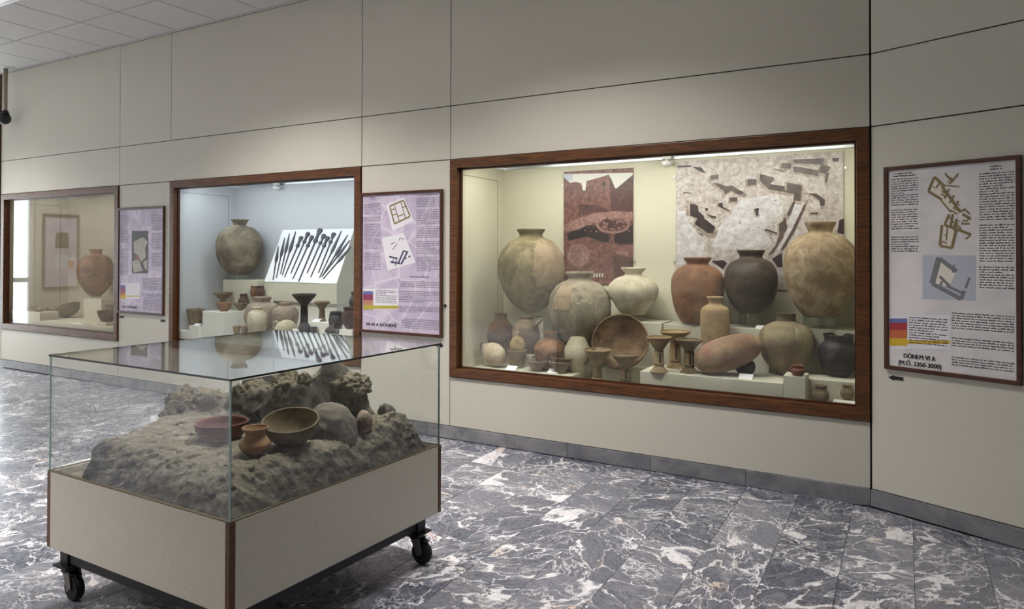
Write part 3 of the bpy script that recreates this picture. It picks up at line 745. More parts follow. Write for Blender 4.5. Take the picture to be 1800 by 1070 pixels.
def goblet(label, u, vr, vs, vf, vb, wr, ws, wf, mat, y=None, z=None, slots=True, group=None, name='goblet'):
    p = axis_point(u, vb, y, z)
    if z is not None:
        p, q = set_back(p, [(wr, vr), (ws, vs), (ws, vf), (wf, vb)]); vr, vs, vf, vb = [r_[1] for r_ in q]
    sv, sh = scl(p); Z = lambda v: (vb-v)*sv
    t = thing(name, label, 'goblet', p, 0, group)
    bp = smooth_profile([(wr*sh, Z(vr)), (wr*.97*sh, Z(vr+2.5)), (wr*.62*sh, Z(vr+(vs-vr)*.6)), (ws*1.15*sh, Z(vs)), (ws*sh, Z(vs+2))], 5)
    bm = bmesh.new(); q = hollow(bp, .006); lathe_bm(bm, q, 40, jit=.02, sd=u); bmesh.ops.recalc_face_normals(bm, faces=bm.faces[:])
    mesh_obj('bowl', bm, mat, t, smooth=True)
    z0, z1 = Z(vf), Z(vs+2); n = 8
    rings = [(ws*sh*(1+.12*(1-k/n)), z0+(z1-z0)*k/n) for k in range(n+1)]
    bm = bmesh.new(); R = lathe_bm(bm, rings[::-1], 36)
    if slots:
        bm.faces.ensure_lookup_table(); kill = []
        for f in bm.faces:
            c = f.calc_center_median(); a = math.degrees(math.atan2(c.y, c.x)) % 90
            if 18 < a < 36 and z0+(z1-z0)*.14 < c.z < z0+(z1-z0)*.86: kill.append(f)
        bmesh.ops.delete(bm, geom=kill, context='FACES')
    bmesh.ops.solidify(bm, geom=bm.faces[:], thickness=-.005)
    mesh_obj('stem', bm, mat, t, smooth=True)
    fp = smooth_profile([(ws*1.12*sh, z0), (ws*1.3*sh, z0*.75), (wf*.8*sh, z0*.3), (wf*sh, .004), (wf*sh, 0)], 4)
    bm = bmesh.new(); lathe_bm(bm, fp+[(.0005, 0)], 36); bmesh.ops.recalc_face_normals(bm, faces=bm.faces[:]); mesh_obj('foot', bm, mat, t, smooth=True)
    return t
def VG(u): return project((aty(u, 670, .17).x, .17, ZCF))[1]
goblet('tan stemmed goblet standing left, in front of the leaning bowl', 1050, 614, 640, VG(1050)-12, VG(1050), 24.5, 8, 15, CL['goblet'], y=.17, slots=False)
goblet('slotted goblet with red stained bowl, directly before the leaning bowl', 1099, 623, 645, VG(1099)-12, VG(1099), 24.5, 7.5, 15, CL['gobletgrey'], y=.17)
goblet('slotted goblet at the front left corner of the wide plinth', 1158.5, 592, 615, 643, 656, 23, 7.2, 16.5, CL['goblet'], z=ZM)
goblet('broad slotted goblet, rearmost of three on the wide plinth', 1187, 582, 598, 637, 647.5, 27.5, 8, 16, CL['tan'], z=ZM)
goblet('greyish slotted goblet beside the lying jar on the wide plinth', 1211.5, 596, 616, 645, 657, 24, 7.2, 17, CL['gobletgrey'], z=ZM)
for lb, u, v, z in (('white caption card below the lying bone coloured jug', 899, 650, ZP), ('white caption card in front of the small bowls', 973, 655.5, ZP), ('white caption card in front of the small black pot', 1311, 665.5, ZM)):
    place_card(lb, u, v, z)
place_card('white caption card under the dark brown burnished jar', 1338, project((aty(1338, 568, .525).x, .525, zt3))[1], zt3, .07, .035)

# ---------------------------------------------------------------- middle case
ZQ = .60
plinth('low_plinth', 'low white plinth across the front of the middle case', -5.46, -4.0, .062, .76, ZCF, ZQ, MT['plinth2'])
tp = tallp('tall pale plinth under the large grey jar in the middle case', 392, 453, 491, .45, .74)
ztp = aty(392, 491, .45).z
J, pr, p = vessel('storage_jar', 'jar', 'large grey brown jar alone on the tall plinth in the middle case', 421,
    [(16, 386), (15, 388), (12, 393), (12.5, 397), (25, 401), (38, 414), (42.5, 434), (40, 452), (34, 466), (32, 468), (22, 479), (14, 483)], CL['greybrown'], y=.53)
acrylic('clear acrylic ring under the large grey brown jar', (p.x, p.y, p.z), .08, p.z-ztp)
# stepped blocks at left
ZK = aty(392, 549, .1).z; bx0, bx1 = aty(356, 549, .1).x, aty(392, 549, .1).x
q_ = ray(431, 547); by1 = CAM.y + (bx1-CAM.x)*q_.y/q_.x
plinth('display_block', 'tall white block with two small bowls in the middle case', bx0, bx1, .1, by1, ZCF, ZK, MT['plinth2'], 'block')
st = aty(345, 573, .062)
plinth('display_block', 'lower white step beside the block with two bowls', aty(332, 573, .062).x, bx0-.002, .062, .125, ZCF, st.z, MT['plinth2'], 'block')
plinth('display_block', 'lowest white step by the left stile of the middle case', -6.44, aty(332, 573, .062).x-.002, .062, .115, ZCF, aty(325, 581, .062).z, MT['plinth2'], 'block')
place_card('white caption card on the lower white step', 347, project((aty(347, 573, .095).x, .095, st.z))[1], st.z, .085, .035)
J, pr, p = vessel('wide_cup', 'cup', 'dark wide mouthed cup at far left of the middle case', 343, [(16, 543), (15.5, 546), (13.5, 553), (12, 565), (10, 578), (8, 582)], CL['gobletgrey'], y=.205, parts=(1,))
handle(J, pr, 0.3, pr[0][1]*.5, pr[0][1]*.95, .03, .009, CL['gobletgrey'])
plinth('display_block', 'white block under the dark wide cup', p.x-.07, p.x+.08, p.y-.075, p.y+.075, ZCF, p.z, MT['plinth2'], 'block')
vessel('bowl', 'bowl', 'reddish bowl, left of two on the white block', 394, [(15, 535), (14, 537), (11, 543), (7.5, 548), (7, 550)], CL['rosejar'], y=.2)[0].location.z = ZK
vessel('bowl', 'bowl', 'pale shallow bowl, right of two on the white block', 424.5, [(14.5, 535), (13.5, 537), (10, 542), (6, 546), (5.5, 548)], CL['cup'], y=.36)[0].location.z = ZK
g = goblet('shallow brown goblet rising behind the bowls on the block', 392, 514, 527, 538, 546, 17.5, 5, 9, CL['gobletgrey'], y=.34, slots=False)
plinth('display_block', 'white block behind the reddish bowl', g.location.x-.07, bx0-.004, g.location.y-.06, g.location.y+.06, ZCF, g.location.z, MT['plinth2'], 'block')
J, pr, p = vessel('small_jar', 'jar', 'small dark purple jar behind the pale shallow bowl', 428, [(7.5, 517), (6.5, 519), (6.5, 522), (9.5, 528), (9.5, 533), (7, 540), (6, 542)], CL['purple'], y=.395)
plinth('display_block', 'white block under the dark purple jar', bx1+.002, p.x+.06, p.y-.05, p.y+.05, ZCF, p.z, MT['plinth2'], 'block')
for lb, u in (('small brown pot, left of two beside the sword board', 447), ('small reddish pot, right of two beside the sword board', 457.5)):
    J, pr, p = vessel('small_pot', 'pot', lb, u, [(7, 503), (6, 505), (6.5, 507), (8, 513), (6, 519), (4.5, 521)], CL['rust'] if u == 447 else CL['purple'], y=.44)
plinth('display_block', 'white block under the two small pots', -5.70, -5.52, .40, .48, ZCF, p.z, MT['plinth2'], 'block')
def under(label, p, r): plinth('display_block', label, p.x-r, p.x+r, p.y-r, p.y+r, ZQ, p.z, MT['plinth2'], 'block')
J, pr, p = vessel('round_jar', 'jar', 'big pinkish jar below the sword board, leftmost', 461, [(16.5, 522), (16, 524), (14, 529), (15, 531), (26, 535), (32, 549), (31, 563), (23, 580), (14, 588)], CL['pinkgrey'], y=.325)
under('white block under the big pinkish jar', p, .07)
J, pr, p = vessel('round_jar', 'jar', 'round pinkish jar with missing rim below the sword board', 501, [(10.5, 532), (10, 535), (10, 537), (19, 541), (24, 551), (23, 564), (16, 580), (11, 586)], CL['pinkgrey'], y=.31)
under('white block under the round pinkish jar', p, .06)
J, pr, p = vessel('round_jar', 'jar', 'cream round jar in front of the big pinkish jar', 452, [(9.5, 540), (8.5, 542), (8.5, 545), (15, 549), (18.5, 559), (18, 571), (13, 585), (9, 591)], CL['cream'], y=.14)
under('white block under the cream round jar', p, .05)
q_ = aty(489, 583, .15); ja, jb = q_, aty(516, 574, .15)
t = tilted('jug', 'jug', 'cream jug lying with its handle up in the middle case', ja, jb, [(0, .02), (.06, .055), (.3, .082), (.6, .086), (.85, .065), (.97, .035), (1, .01)], CL['cream'], parts=1)
bm = bmesh.new(); tube_bm(bm, [(0.03, -.02, .075), (.0, -.02, .1), (-.04, -.02, .09), (-.05, -.02, .05), (-.02, -.01, .03)], .009); mesh_obj('handle', bm, CL['cream'], t, smooth=True)
plinth('display_block', 'white block under the lying cream jug', (ja.x+jb.x)/2-.08, (ja.x+jb.x)/2+.08, .1, .2, ZQ, ja.z-.075, MT['plinth2'], 'block')
for lb, u, m in (('small brown cup, left of two at the front of the middle case', 416, 'goblet'), ('small pale cup, right of two at the front of the middle case', 430, 'cup')):
    vessel('small_cup', 'cup', lb, u, [(7.5, 573), (7, 575), (5.5, 583), (4.5, 589)], CL[m], y=.12)
pq = aty(423, 589, .12)
plinth('display_block', 'white block under the two small cups', -5.72, -5.463, .064, .17, ZCF, pq.z, MT['plinth2'], 'block')
g = goblet('tall dark pedestal goblet in the middle case', 534.5, 517, 535, 566, 577, 21.5, 6.2, 12, CL['darkgob'], y=.175, slots=False)
plinth('display_block', 'white block under the tall dark goblet', g.location.x-.075, g.location.x+.06, .105, .245, ZQ, g.location.z, MT['plinth2'], 'block')
g = goblet('grey brown pedestal goblet right of the tall dark goblet', 566, 530, 542, 558, 565, 14, 5, 8, CL['cup'], y=.225, slots=False)
plinth('display_block', 'white block under the grey pedestal goblet', g.location.x-.055, g.location.x+.06, .203, .275, ZQ, g.location.z, MT['plinth2'], 'block')
pk = aty(546, 565, .14); pk2 = aty(578, 565, .14)
plinth('display_block', 'small white block with a caption card in the middle case', pk.x, pk2.x, .14, .2, ZQ, pk.z, MT['plinth2'], 'block')
place_card('white caption card on the small white block', 557, project((aty(557, 563, .17).x, .17, pk.z))[1], pk.z, .085, .04)
J, pr, p = vessel('double_pot', 'pot', 'black pot with two rim handles in the middle case', 591, [(12, 548), (11, 550), (10.5, 553), (13.5, 560), (13, 568), (8, 577)], CL['charcoal'], y=.2, parts=(1,))
for s_ in (0, math.pi): handle(J, pr, s_, pr[0][1]*.55, pr[0][1]*.97, .02, .006, CL['charcoal'])
plinth('display_block', 'white block under the black two handled pot', p.x-.06, p.x+.06, p.y-.06, p.y+.06, ZQ, p.z, MT['plinth2'], 'block')
J, pr, p = vessel('round_pot', 'pot', 'dark brown pot by the right frame of the middle case', 617, [(15, 540), (14, 542), (13, 545), (16.5, 553), (16.5, 562), (11, 574), (8, 578)], CL['purple'], y=.2)
plinth('display_block', 'white block under the dark brown pot by the frame', p.x-.075, p.x+.075, p.y-.07, p.y+.07, ZQ, p.z, MT['plinth2'], 'block')
J, pr, p = vessel('bottle', 'bottle', 'dark slim bottle behind the dark brown pot', 622, [(5.5, 513), (5, 515), (4.5, 519), (8, 527), (8.5, 534), (6, 541)], CL['charcoal'], y=.48)
plinth('display_block', 'tall white block under the dark slim bottle', p.x-.07, p.x+.07, p.y-.07, p.y+.07, ZQ, p.z, MT['plinth2'], 'block')
vessel('bowl', 'bowl', 'dark upturned little bowl in front of the tall goblet', 536, [(2, 568), (7, 569.5), (10, 574), (11, 580), (10.5, 584)], CL['charcoal'], y=.115)
pq = aty(536, 584, .115); plinth('display_block', 'white slab under the dark upturned bowl', pq.x-.05, pq.x+.05, .064, .104, ZQ, pq.z, MT['plinth2'], 'block') if pq.z > ZQ+.004 else None
vessel('small_cup', 'cup', 'tiny black cup next to the dark upturned bowl', 551, [(7, 575), (6, 577), (5.5, 580), (5, 586)], CL['charcoal'], y=.1)
pq2 = aty(551, 586, .1); plinth('display_block', 'white slab under the tiny black cup', pq2.x-.025, pq2.x+.05, .078, .135, ZQ, pq2.z, MT['plinth2'], 'block') if pq2.z > ZQ+.004 else None
# dark ladle lying tilted
pa = aty(572, 582, .13); pz = aty(594, 576, .13)
t = tilted('ladle', 'ladle', 'grey brown ladle lying at the foot of the black pot', pa, pz, [(0, .006), (.1, .02), (.4, .033), (.8, .045), (1, .05)], CL['darkgob'], open_=True)

# sloped board with weapons
YF, YT = .5, .74
bl, br = aty(463, 494.5, YF), aty(593, 499, YF)
tl, trr = aty(500, 403.5, YT), aty(622, 402.5, YT)
zb_, zt_ = (bl.z+br.z)/2, (tl.z+trr.z)/2; xb0, xb1 = (bl.x+tl.x)/2, (br.x+trr.x)/2; ZW = aty(530, 531, YF).z
bd = thing('sloped_board', 'white sloped display board for swords in the middle case', 'display board', ((xb0+xb1)/2, .6, ZQ))
bm = bmesh.new()
sec = [(YF, ZW), (YF, zb_), (YT, zt_), (YT+.02, zt_), (YT+.02, ZW)]
A = [bm.verts.new((xb0, y, z)) for y, z in sec]; B = [bm.verts.new((xb1, y, z)) for y, z in sec]
bm.faces.new(A); bm.faces.new(B[::-1])
for i in range(5): bm.faces.new((A[(i+1) % 5], A[i], B[i], B[(i+1) % 5]))
bmesh.ops.recalc_face_normals(bm, faces=bm.faces[:])
mesh_obj('wedge', bm, MT['plinth'], bd, world=True)
sl = Vector((0, YT-YF, zt_-zb_)).normalized(); nb = Vector((0, -sl.z, sl.y)); nb = nb if nb.y < 0 else -nb
PB = Vector((0, YF, zb_))
bm = bmesh.new()
q = [Vector((xb0, YF, zb_)), Vector((xb1, YF, zb_)), Vector((xb1, YT, zt_)), Vector((xb0, YT, zt_))]
a = [bm.verts.new(x+nb*.001) for x in q]; b = [bm.verts.new(x+nb*.004) for x in q]
bm.faces.new(a[::-1]); bm.faces.new(b)
for i in range(4): bm.faces.new((a[i], a[(i+1) % 4], b[(i+1) % 4], b[i]))
mesh_obj('white_sheet', bm, MT['board'], bd, world=True)
box('support', (xb0+.03, YF+.03, ZQ), (xb1-.03, .74, ZW), MT['plinth2'], bd, world=True)
def c8(x, y): return (470+x/7.644, 380+y/7.644)
def outline_obj(name, pts, mat, parent, base, ax, side, th=.008):
    bm = bmesh.new()
    lo = [bm.verts.new(base+ax*t+side*s+nb*.004) for t, s in pts]; hi = [bm.verts.new(base+ax*t+side*s*.8+nb*(.004+th)) for t, s in pts]
    bm.faces.new(lo[::-1]); bm.faces.new(hi); n = len(pts)
    for i in range(n): bm.faces.new((lo[i], lo[(i+1) % n], hi[(i+1) % n], hi[i]))
    bmesh.ops.recalc_face_normals(bm, faces=bm.faces[:])
    return mesh_obj(name, bm, mat, parent, world=True)
def mirror_outline(half): return half + [(t, -s) for t, s in half[::-1] if s > 1e-6]
def weapon(kind, head, tail, label, group=None, wide=1.0, silver=False):
    h_, t_ = hit(*c8(*head), PB+nb*.004, nb), hit(*c8(*tail), PB+nb*.004, nb)
    ax = (h_-t_); L = ax.length; ax.normalize(); side = ax.cross(nb).normalized(); base = t_-nb*.004
    o = thing('sword' if kind == 's' else 'spearhead', label, 'sword' if kind == 's' else 'spearhead', t_, 0, group)
    if kind == 's':
        w = .0085*wide
        outline_obj('blade', mirror_outline([(0, 0), (L*.04, w*.5), (L*.35, w*.85), (L*.73, w)]), MT['bronze'], o, base, ax, side)
        hl = mirror_outline([(L*.72, w*1.0), (L*.745, w*2.9), (L*.77, w*3.2), (L*.79, w*2.2), (L*.81, w*1.6), (L*.86, w*1.6), (L*.89, w*2.1), (L*.925, w*3.2), (L*.96, w*3.7), (L*.985, w*3.0), (L, w*1.2)])
        outline_obj('hilt', hl, MT['bronze'], o, base, ax, side, .012)
        if silver: outline_obj('silver_band', mirror_outline([(L*.805, w*1.3), (L*.85, w*1.3)]), MT['silver'], o, base+nb*.0115, ax, side, .002)
    else:
        w = .0215*wide
        outline_obj('shank', mirror_outline([(0, .003), (L*.3, .005), (L*.33, .008), (L*.36, .0055), (L*.52, .007)]), MT['bronze'], o, base, ax, side, .009)
        outline_obj('point', mirror_outline([(L*.5, .01), (L*.58, w*.95), (L*.64, w), (L*.78, w*.62), (L*.9, w*.35), (L, .001)]), MT['bronze'], o, base, ax, side)
wl_ = [('p', (152, 400), (80, 855), 'shortest bronze spearhead, first from the left on the sword board'),
 ('p', (237, 285), (125, 830), 'bronze spearhead second from the left on the sword board'),
 ('p', (300, 232), (182, 775), 'bronze spearhead third from the left on the sword board'),
 ('p', (385, 205), (203, 795), 'broad bronze spearhead fourth from the left on the sword board'),
 ('s', (465, 270), (232, 822), 'bronze sword first from the left on the sword board'),
 ('s', (557, 215), (315, 775), 'bronze sword second from the left on the sword board'),
 ('s', (610, 260), (342, 850), 'bronze sword third from the left on the sword board'),
 ('s', (720, 165), (420, 885), 'longest broad bronze sword in the middle of the sword board'),
 ('s', (770, 240), (535, 770), 'bronze sword with silver inlaid grip right of the longest sword'),
 ('s', (820, 272), (583, 825), 'bronze sword second from the right on the sword board'),
 ('s', (902, 222), (688, 768), 'bronze sword with narrow pale band, first from the right'),
 ('p', (1000, 195), (705, 828), 'steep bronze spearhead, leftmost of the right-hand four'),
 ('p', (1085, 250), (735, 815), 'slanted bronze spearhead, second of the right-hand four'),
 ('p', (1113, 320), (742, 808), 'slanted bronze spearhead, third of the right-hand four'),
 ('p', (1132, 403), (752, 845), 'lowest slanted bronze spearhead at the right edge of the board')]
for i, (k, h_, t_, lb) in enumerate(wl_):
    weapon(k, h_, t_, lb, 'bronze weapons on the sloped board', 1.25 if i == 7 else (1.2 if i == 3 else 1.0), i in (8, 10))

# ---------------------------------------------------------------- far left case
a = aty(147, 524, .4); b = aty(174, 524, .4)
plinth('tall_plinth', 'beige plinth under the round rose jar in the far left case', a.x, b.x+.05, .4, .75, .60, a.z, MT['beige'])
J, pr, p = vessel('storage_jar', 'jar', 'round rose brown jar on the plinth in the far left case', 168, [(12, 438), (11.5, 440), (10, 444), (12, 447), (24, 452), (32, 466), (33.5, 480), (29, 497), (19, 512), (11, 519), (10, 521)], CL['rosejar'], y=.55)
acrylic('clear acrylic ring under the round rose brown jar', (p.x, p.y, p.z), .07, p.z-a.z)
pc = aty(119, 538, .3); svp, shp = scl(pc)
bm = bmesh.new(); R_ = 27*shp
prf = smooth_profile([(R_, .75*R_), (R_*.98, .7*R_), (R_*.8, .3*R_), (R_*.5, .05*R_), (R_*.25, 0)], 6)
lathe_bm(bm, hollow(prf, .012), 48, jit=.02); bmesh.ops.recalc_face_normals(bm, faces=bm.faces[:])
nn = Vector((-.42, -.1, .9)).normalized(); bm.transform(nn.to_track_quat('Z', 'Y').to_matrix().to_4x4())
ZL = .60
plinth('low_plinth', 'long low beige plinth on the floor of the far left case', -9.66, -7.5, .075, .76, ZCF, ZL, MT['beige'])
pw_ = atz(122, 557, ZL); pw_.y += .1
o = mesh_obj('wide_bowl', bm, CL['spoutgrey'], None, aty(122, 550, min(.5, pw_.y)), smooth=True); tag(o, 'grey brown bowl tipped to the left in the far left case', 'bowl')
zmin = min(v.co.z for v in o.data.vertices); o.location.z = ZL-zmin
vessel('dish', 'dish', 'small dark dish left of the tipped bowl', 85, [(9, 545), (8, 547), (6, 551), (4, 554)], CL['charcoal'], y=.36)
pq = aty(85, 554, .36); plinth('display_block', 'beige block under the small dark dish', pq.x-.06, pq.x+.06, .31, .41, ZL, pq.z, MT['beige'], 'block')
vessel('bowl', 'bowl', 'brown bowl at the lower right of the far left case', 188, [(18, 546), (17.5, 548), (15, 556), (10, 565)], CL['brown'], y=.2)
pq = aty(188, 565, .2); plinth('display_block', 'beige block under the brown bowl', pq.x-.08, pq.x+.08, .14, .26, ZL, pq.z, MT['beige'], 'block')
J, pr, p = vessel('bowl', 'bowl', 'pale bowl behind the brown bowl in the far left case', 197, [(15, 535), (14, 537), (10, 543), (7, 547)], CL['pinkgrey'], y=.42)
plinth('display_block', 'beige block under the pale bowl', p.x-.08, p.x+.08, p.y-.06, p.y+.07, ZL, p.z, MT['beige'], 'block')
random.seed(11)
plinth('display_block', 'flat beige slab under the sherds in the far left case', -9.735, -9.08, .08, .29, ZL, .702, MT['beige'], 'block')
SH = [(-9.63, .13, 'bone', 'bone coloured'), (-9.49, .13, 'rust', 'rusty'), (-9.35, .13, 'cup', 'grey brown'), (-9.21, .13, 'pinkgrey', 'pinkish grey'), (-9.66, .245, 'rust', 'rusty'), (-9.54, .24, 'cup', 'grey brown'), (-9.40, .24, 'bone', 'bone coloured'), (-9.27, .24, 'cup', 'grey brown')]
for k, (x_, y_, m_, w_) in enumerate(SH):
    bm = bmesh.new(); n = random.choice((5, 6)); R = [random.uniform(.04, .058) for _ in range(n)]
    lo = [bm.verts.new((R[i]*math.cos(6.283*i/n), R[i]*math.sin(6.283*i/n), 0)) for i in range(n)]
    hi = [bm.verts.new((R[i]*.93*math.cos(6.283*i/n), R[i]*.93*math.sin(6.283*i/n), .022+.012*(i % 2))) for i in range(n)]
    bm.faces.new(lo[::-1]); bm.faces.new(hi)
    for i in range(n): bm.faces.new((lo[i], lo[(i+1) % n], hi[(i+1) % n], hi[i]))
    o = mesh_obj('sherd', bm, CL[m_], None, (x_, y_, .7025)); o.rotation_euler = (0, 0, random.uniform(0, 6))
    row = ('front', 'back', 'back')[0 if k < 4 else 1 if k < 8 else 2]; num = ('first', 'second', 'third', 'fourth')[k if k < 4 else k-4 if k < 8 else k-8]
    tag(o, '%s pottery sherd, %s from the left in the %s row on the beige slab' % (w_, num, row), 'sherd', 'sherds in the far left case')
pcard = atz(126, 570, ZL)
bm = bmesh.new(); box_bm(bm, (-.13, -.05, 0), (.13, .05, .004)); o = thing('caption_card', 'white caption card with two dark lines in the far left case', 'card', (pcard.x, max(.135, pcard.y), ZL+.0005))
mesh_obj('card_sheet', bm, MT['card'], o); bm = bmesh.new(); box_bm(bm, (-.04, .01, .0045), (.1, .025, .005)); box_bm(bm, (.1, .03, .0045), (.12, .045, .005)); mesh_obj('printed_lines', bm, MT['black'], o)

# ================================================================== posters
def text_bm(s, size, bold=.0):
    cu = bpy.data.curves.new('t', 'FONT'); cu.body = s; cu.size = size; cu.offset = 0; cu.resolution_u = 3
    o = bpy.data.objects.new('t', cu); COL.objects.link(o)
    dg = bpy.context.evaluated_depsgraph_get(); me = bpy.data.meshes.new_from_object(o.evaluated_get(dg))
    bm = bmesh.new(); bm.from_mesh(me); bpy.data.objects.remove(o); bpy.data.curves.remove(cu); bpy.data.meshes.remove(me); return bm
class Sheet:
    """a flat print on a wall: pixel positions of the photo are brought onto the wall plane, then into the sheet's own x / z"""
    def __init__(s, t, P, n): s.t, s.P, s.n = t, Vector(P), Vector(n); s.k = 0
    def loc(s, u, v):
        w = hit(u, v, s.P, s.n)
        q = (Matrix.Translation(s.t.location) @ s.t.rotation_euler.to_matrix().to_4x4()).inverted() @ w
        return q.x, q.z
    def polys(s, name, polys, mat, y):
        bm = bmesh.new()
        for ip, pl in enumerate(polys):
            yy_ = y-(ip*1.5e-5 if len(polys) < 80 else 0)
            vs = [bm.verts.new((x, yy_, z)) for x, z in pl]
            try: f = bm.faces.new(vs)
            except ValueError: continue
            if f.normal.y > 0: f.normal_flip()
        bmesh.ops.recalc_face_normals(bm, faces=bm.faces[:])
        bmesh.ops.triangulate(bm, faces=bm.faces[:])
        return mesh_obj(name, bm, mat, s.t)
    def px(s, pts, f): return [s.loc(*f(*p)) for p in pts]
    def textblock(s, rects, f, y, pitch, mat, name='printed_text', density=1.0):
        polys = []
        for (x0, y0, x1, y1) in rects:
            a, b = s.loc(*f(x0, y0)), s.loc(*f(x1, y1)); X0_, X1_, Z1_, Z0_ = a[0], b[0], a[1], b[1]
            z = Z1_-pitch*.7
            while z > Z0_:
                x = X0_; end = X1_ if random.random() > .12 else X0_+(X1_-X0_)*random.uniform(.4, .9)
                while x < end:
                    wl = random.randint(2, 9)
                    for _ in range(wl):
                        lw = pitch*random.uniform(.22, .42)
                        if x+lw > X1_: break
                        hh = pitch*random.choice((.36, .36, .38, .56)); dz = -pitch*.12 if random.random() < .1 else 0
                        polys.append([(x, z+dz), (x+lw*.8, z+dz), (x+lw*.8, z+hh+dz), (x, z+hh+dz)]); x += lw
                    x += pitch*.35
                z -= pitch
        o = s.polys(name, polys, mat, y); o['kind'] = 'stuff'; return o
    def text(s, txt, u, v, f, height, width, mat, y, center=False):
        bm = text_bm(txt, 1.0, .018); xs = [q.co.x for q in bm.verts]; ys = [q.co.y for q in bm.verts]
        kx = width/(max(xs)-min(xs)); kz = height/(max(q.co.y for q in bm.verts))
        x, z = s.loc(*f(u, v)); mx = min(xs)
        for q in bm.verts: q.co = Vector((x+(q.co.x-mx)*kx, y, z+q.co.y*kz))
        bmesh.ops.recalc_face_normals(bm, faces=bm.faces[:])
        for k in (1, 2, 3):                            # bolder strokes: shifted copies of the letters
            d = bmesh.ops.duplicate(bm, geom=[f for f in bm.faces if f.calc_center_median().y > y-.00001])['geom']
            bmesh.ops.translate(bm, verts=[v for v in d if isinstance(v, bmesh.types.BMVert)], vec=(height*.032*k, -.00006*k, height*.012*(k % 2)))
        return mesh_obj('heading', bm, mat, s.t)
def framed(label, c0, c1, z0, z1, base, rz, P, n, bg, fw=.022):
    """poster with a wooden frame; c0..c1 along the wall"""
    t = thing('framed_poster', label, 'poster', base, rz); W_ = c1-c0; H_ = z1-z0
    x0, x1 = -W_/2, W_/2
    box('frame_rail', (x0, -.024, 0), (x1, -.001, fw), MT['wood_dark'], t, .003); box('frame_rail', (x0, -.024, H_-fw), (x1, -.001, H_), MT['wood_dark'], t, .003)
    box('frame_stile', (x0, -.024, fw), (x0+fw, -.001, H_-fw), MT['wood_dark'], t, .003); box('frame_stile', (x1-fw, -.024, fw), (x1, -.001, H_-fw), MT['wood_dark'], t, .003)
    box('sheet', (x0+fw, -.012, fw), (x1-fw, -.002, H_-fw), bg, t)
    return t, Sheet(t, P, n)
purple = paper('poster_purple', srgb(178, 167, 190), srgb(202, 189, 209), 7, srgb(222, 214, 228))
palegrey = paper('poster_pale', srgb(206, 202, 206), srgb(222, 218, 218), 4)
ink = {k: plain('ink_'+k, c, .5) for k, c in dict(blue=srgb(96, 104, 160), red=srgb(160, 44, 52), wine=srgb(136, 60, 92), orange=srgb(186, 98, 60), brown=srgb(176, 128, 104), olive=srgb(176, 164, 66), gold=srgb(206, 172, 40), white=srgb(222, 219, 226), lilac=srgb(176, 164, 194), planbrown=srgb(128, 110, 74), plangrey=srgb(120, 118, 122), panelblue=srgb(178, 182, 196), navy=srgb(66, 62, 96), pale=srgb(222, 216, 206)).items()}
txtp = plain('text_purple', srgb(118, 110, 130), .6)
YP = -.0125
def seg_poly(a, b, w):
    w *= .72
    dx, dz = b[0]-a[0], b[1]-a[1]; L = math.hypot(dx, dz) or 1; nx, nz = -dz/L*w/2, dx/L*w/2
    return [(a[0]+nx, a[1]+nz), (b[0]+nx, b[1]+nz), (b[0]-nx, b[1]-nz), (a[0]-nx, a[1]-nz)]
def table(sh, f, x0, y0, x1, y1, xs, rows, band):
    R = lambda a, b, c, d: sh.px([(a, b), (c, b), (c, d), (a, d)], f)
    sh.polys('chart_sheet', [R(x0, y0, x1, y1)], ink['white'], YP-.0004)
    for (ya, yb, k) in rows: sh.polys('chart_cell', [R(x0, ya, xs, yb)], ink[k], YP-.0008)
    sh.polys('chart_band', [R(xs, band[0], x1, band[1])], ink[band[2]], YP-.0008)
NY = Vector((0, 1, 0))
# VII-VI A
def c3(x, y): return (620+x/3.344, 300+y/3.344)
t, sh = framed('purple framed poster with two building plans between the right and middle cases', -3.944, -3.113, .771, 1.922, (-3.5285, 0, .771), 0, (0, -.0125, 0), NY, purple)
sh.textblock([(375, 158, 512, 215), (375, 228, 512, 315), (375, 326, 512, 400), (375, 412, 512, 490), (375, 502, 512, 600), (70, 192, 165, 255), (70, 270, 165, 300), (70, 312, 165, 385), (70, 392, 165, 465), (70, 478, 165, 585), (275, 645, 510, 690), (275, 702, 510, 780), (275, 792, 510, 850), (285, 865, 510, 945)], c3, YP-.0004, .0135, txtp)
sh.textblock([(100, 152, 150, 172), (390, 138, 500, 150), (335, 618, 450, 632)], c3, YP-.0004, .014, MT['black'], 'printed_title')
sh.polys('plan_card', [sh.px([(195, 200), (300, 155), (360, 295), (235, 355)], c3), sh.px([(170, 395), (300, 365), (370, 540), (205, 588)], c3)], ink['white'], YP-.0006)
pp = sh.px([(218, 208), (298, 174), (338, 268), (246, 312)], c3)
segs = [seg_poly(pp[i], pp[(i+1) % 4], .018) for i in range(4)]
for a, b in (((244, 200), (275, 300)), ((283, 182), (312, 282)), ((225, 232), (252, 222)), ((234, 262), (262, 252)), ((296, 215), (318, 206)), ((262, 270), (300, 255))):
    q = sh.px([a, b], c3); segs.append(seg_poly(q[0], q[1], .012))
sh.polys('building_plan', segs, ink['planbrown'], YP-.0009)
segs = []
for a, b, w in (((215, 505), (262, 515), .02), ((222, 535), (280, 545), .02), ((262, 512), (250, 560), .012), ((268, 545), (300, 470), .022), ((285, 550), (320, 480), .022), ((300, 472), (326, 478), .016), ((296, 520), (318, 512), .012), ((328, 508), (340, 500), .016), ((225, 430), (250, 420), .008), ((235, 465), (262, 428), .008), ((272, 410), (282, 392), .008), ((288, 398), (300, 402), .01), ((240, 520), (232, 545), .012)):
    q = sh.px([a, b], c3); segs.append(seg_poly(q[0], q[1], w))
sh.polys('building_plan', segs, ink['navy'], YP-.0009)
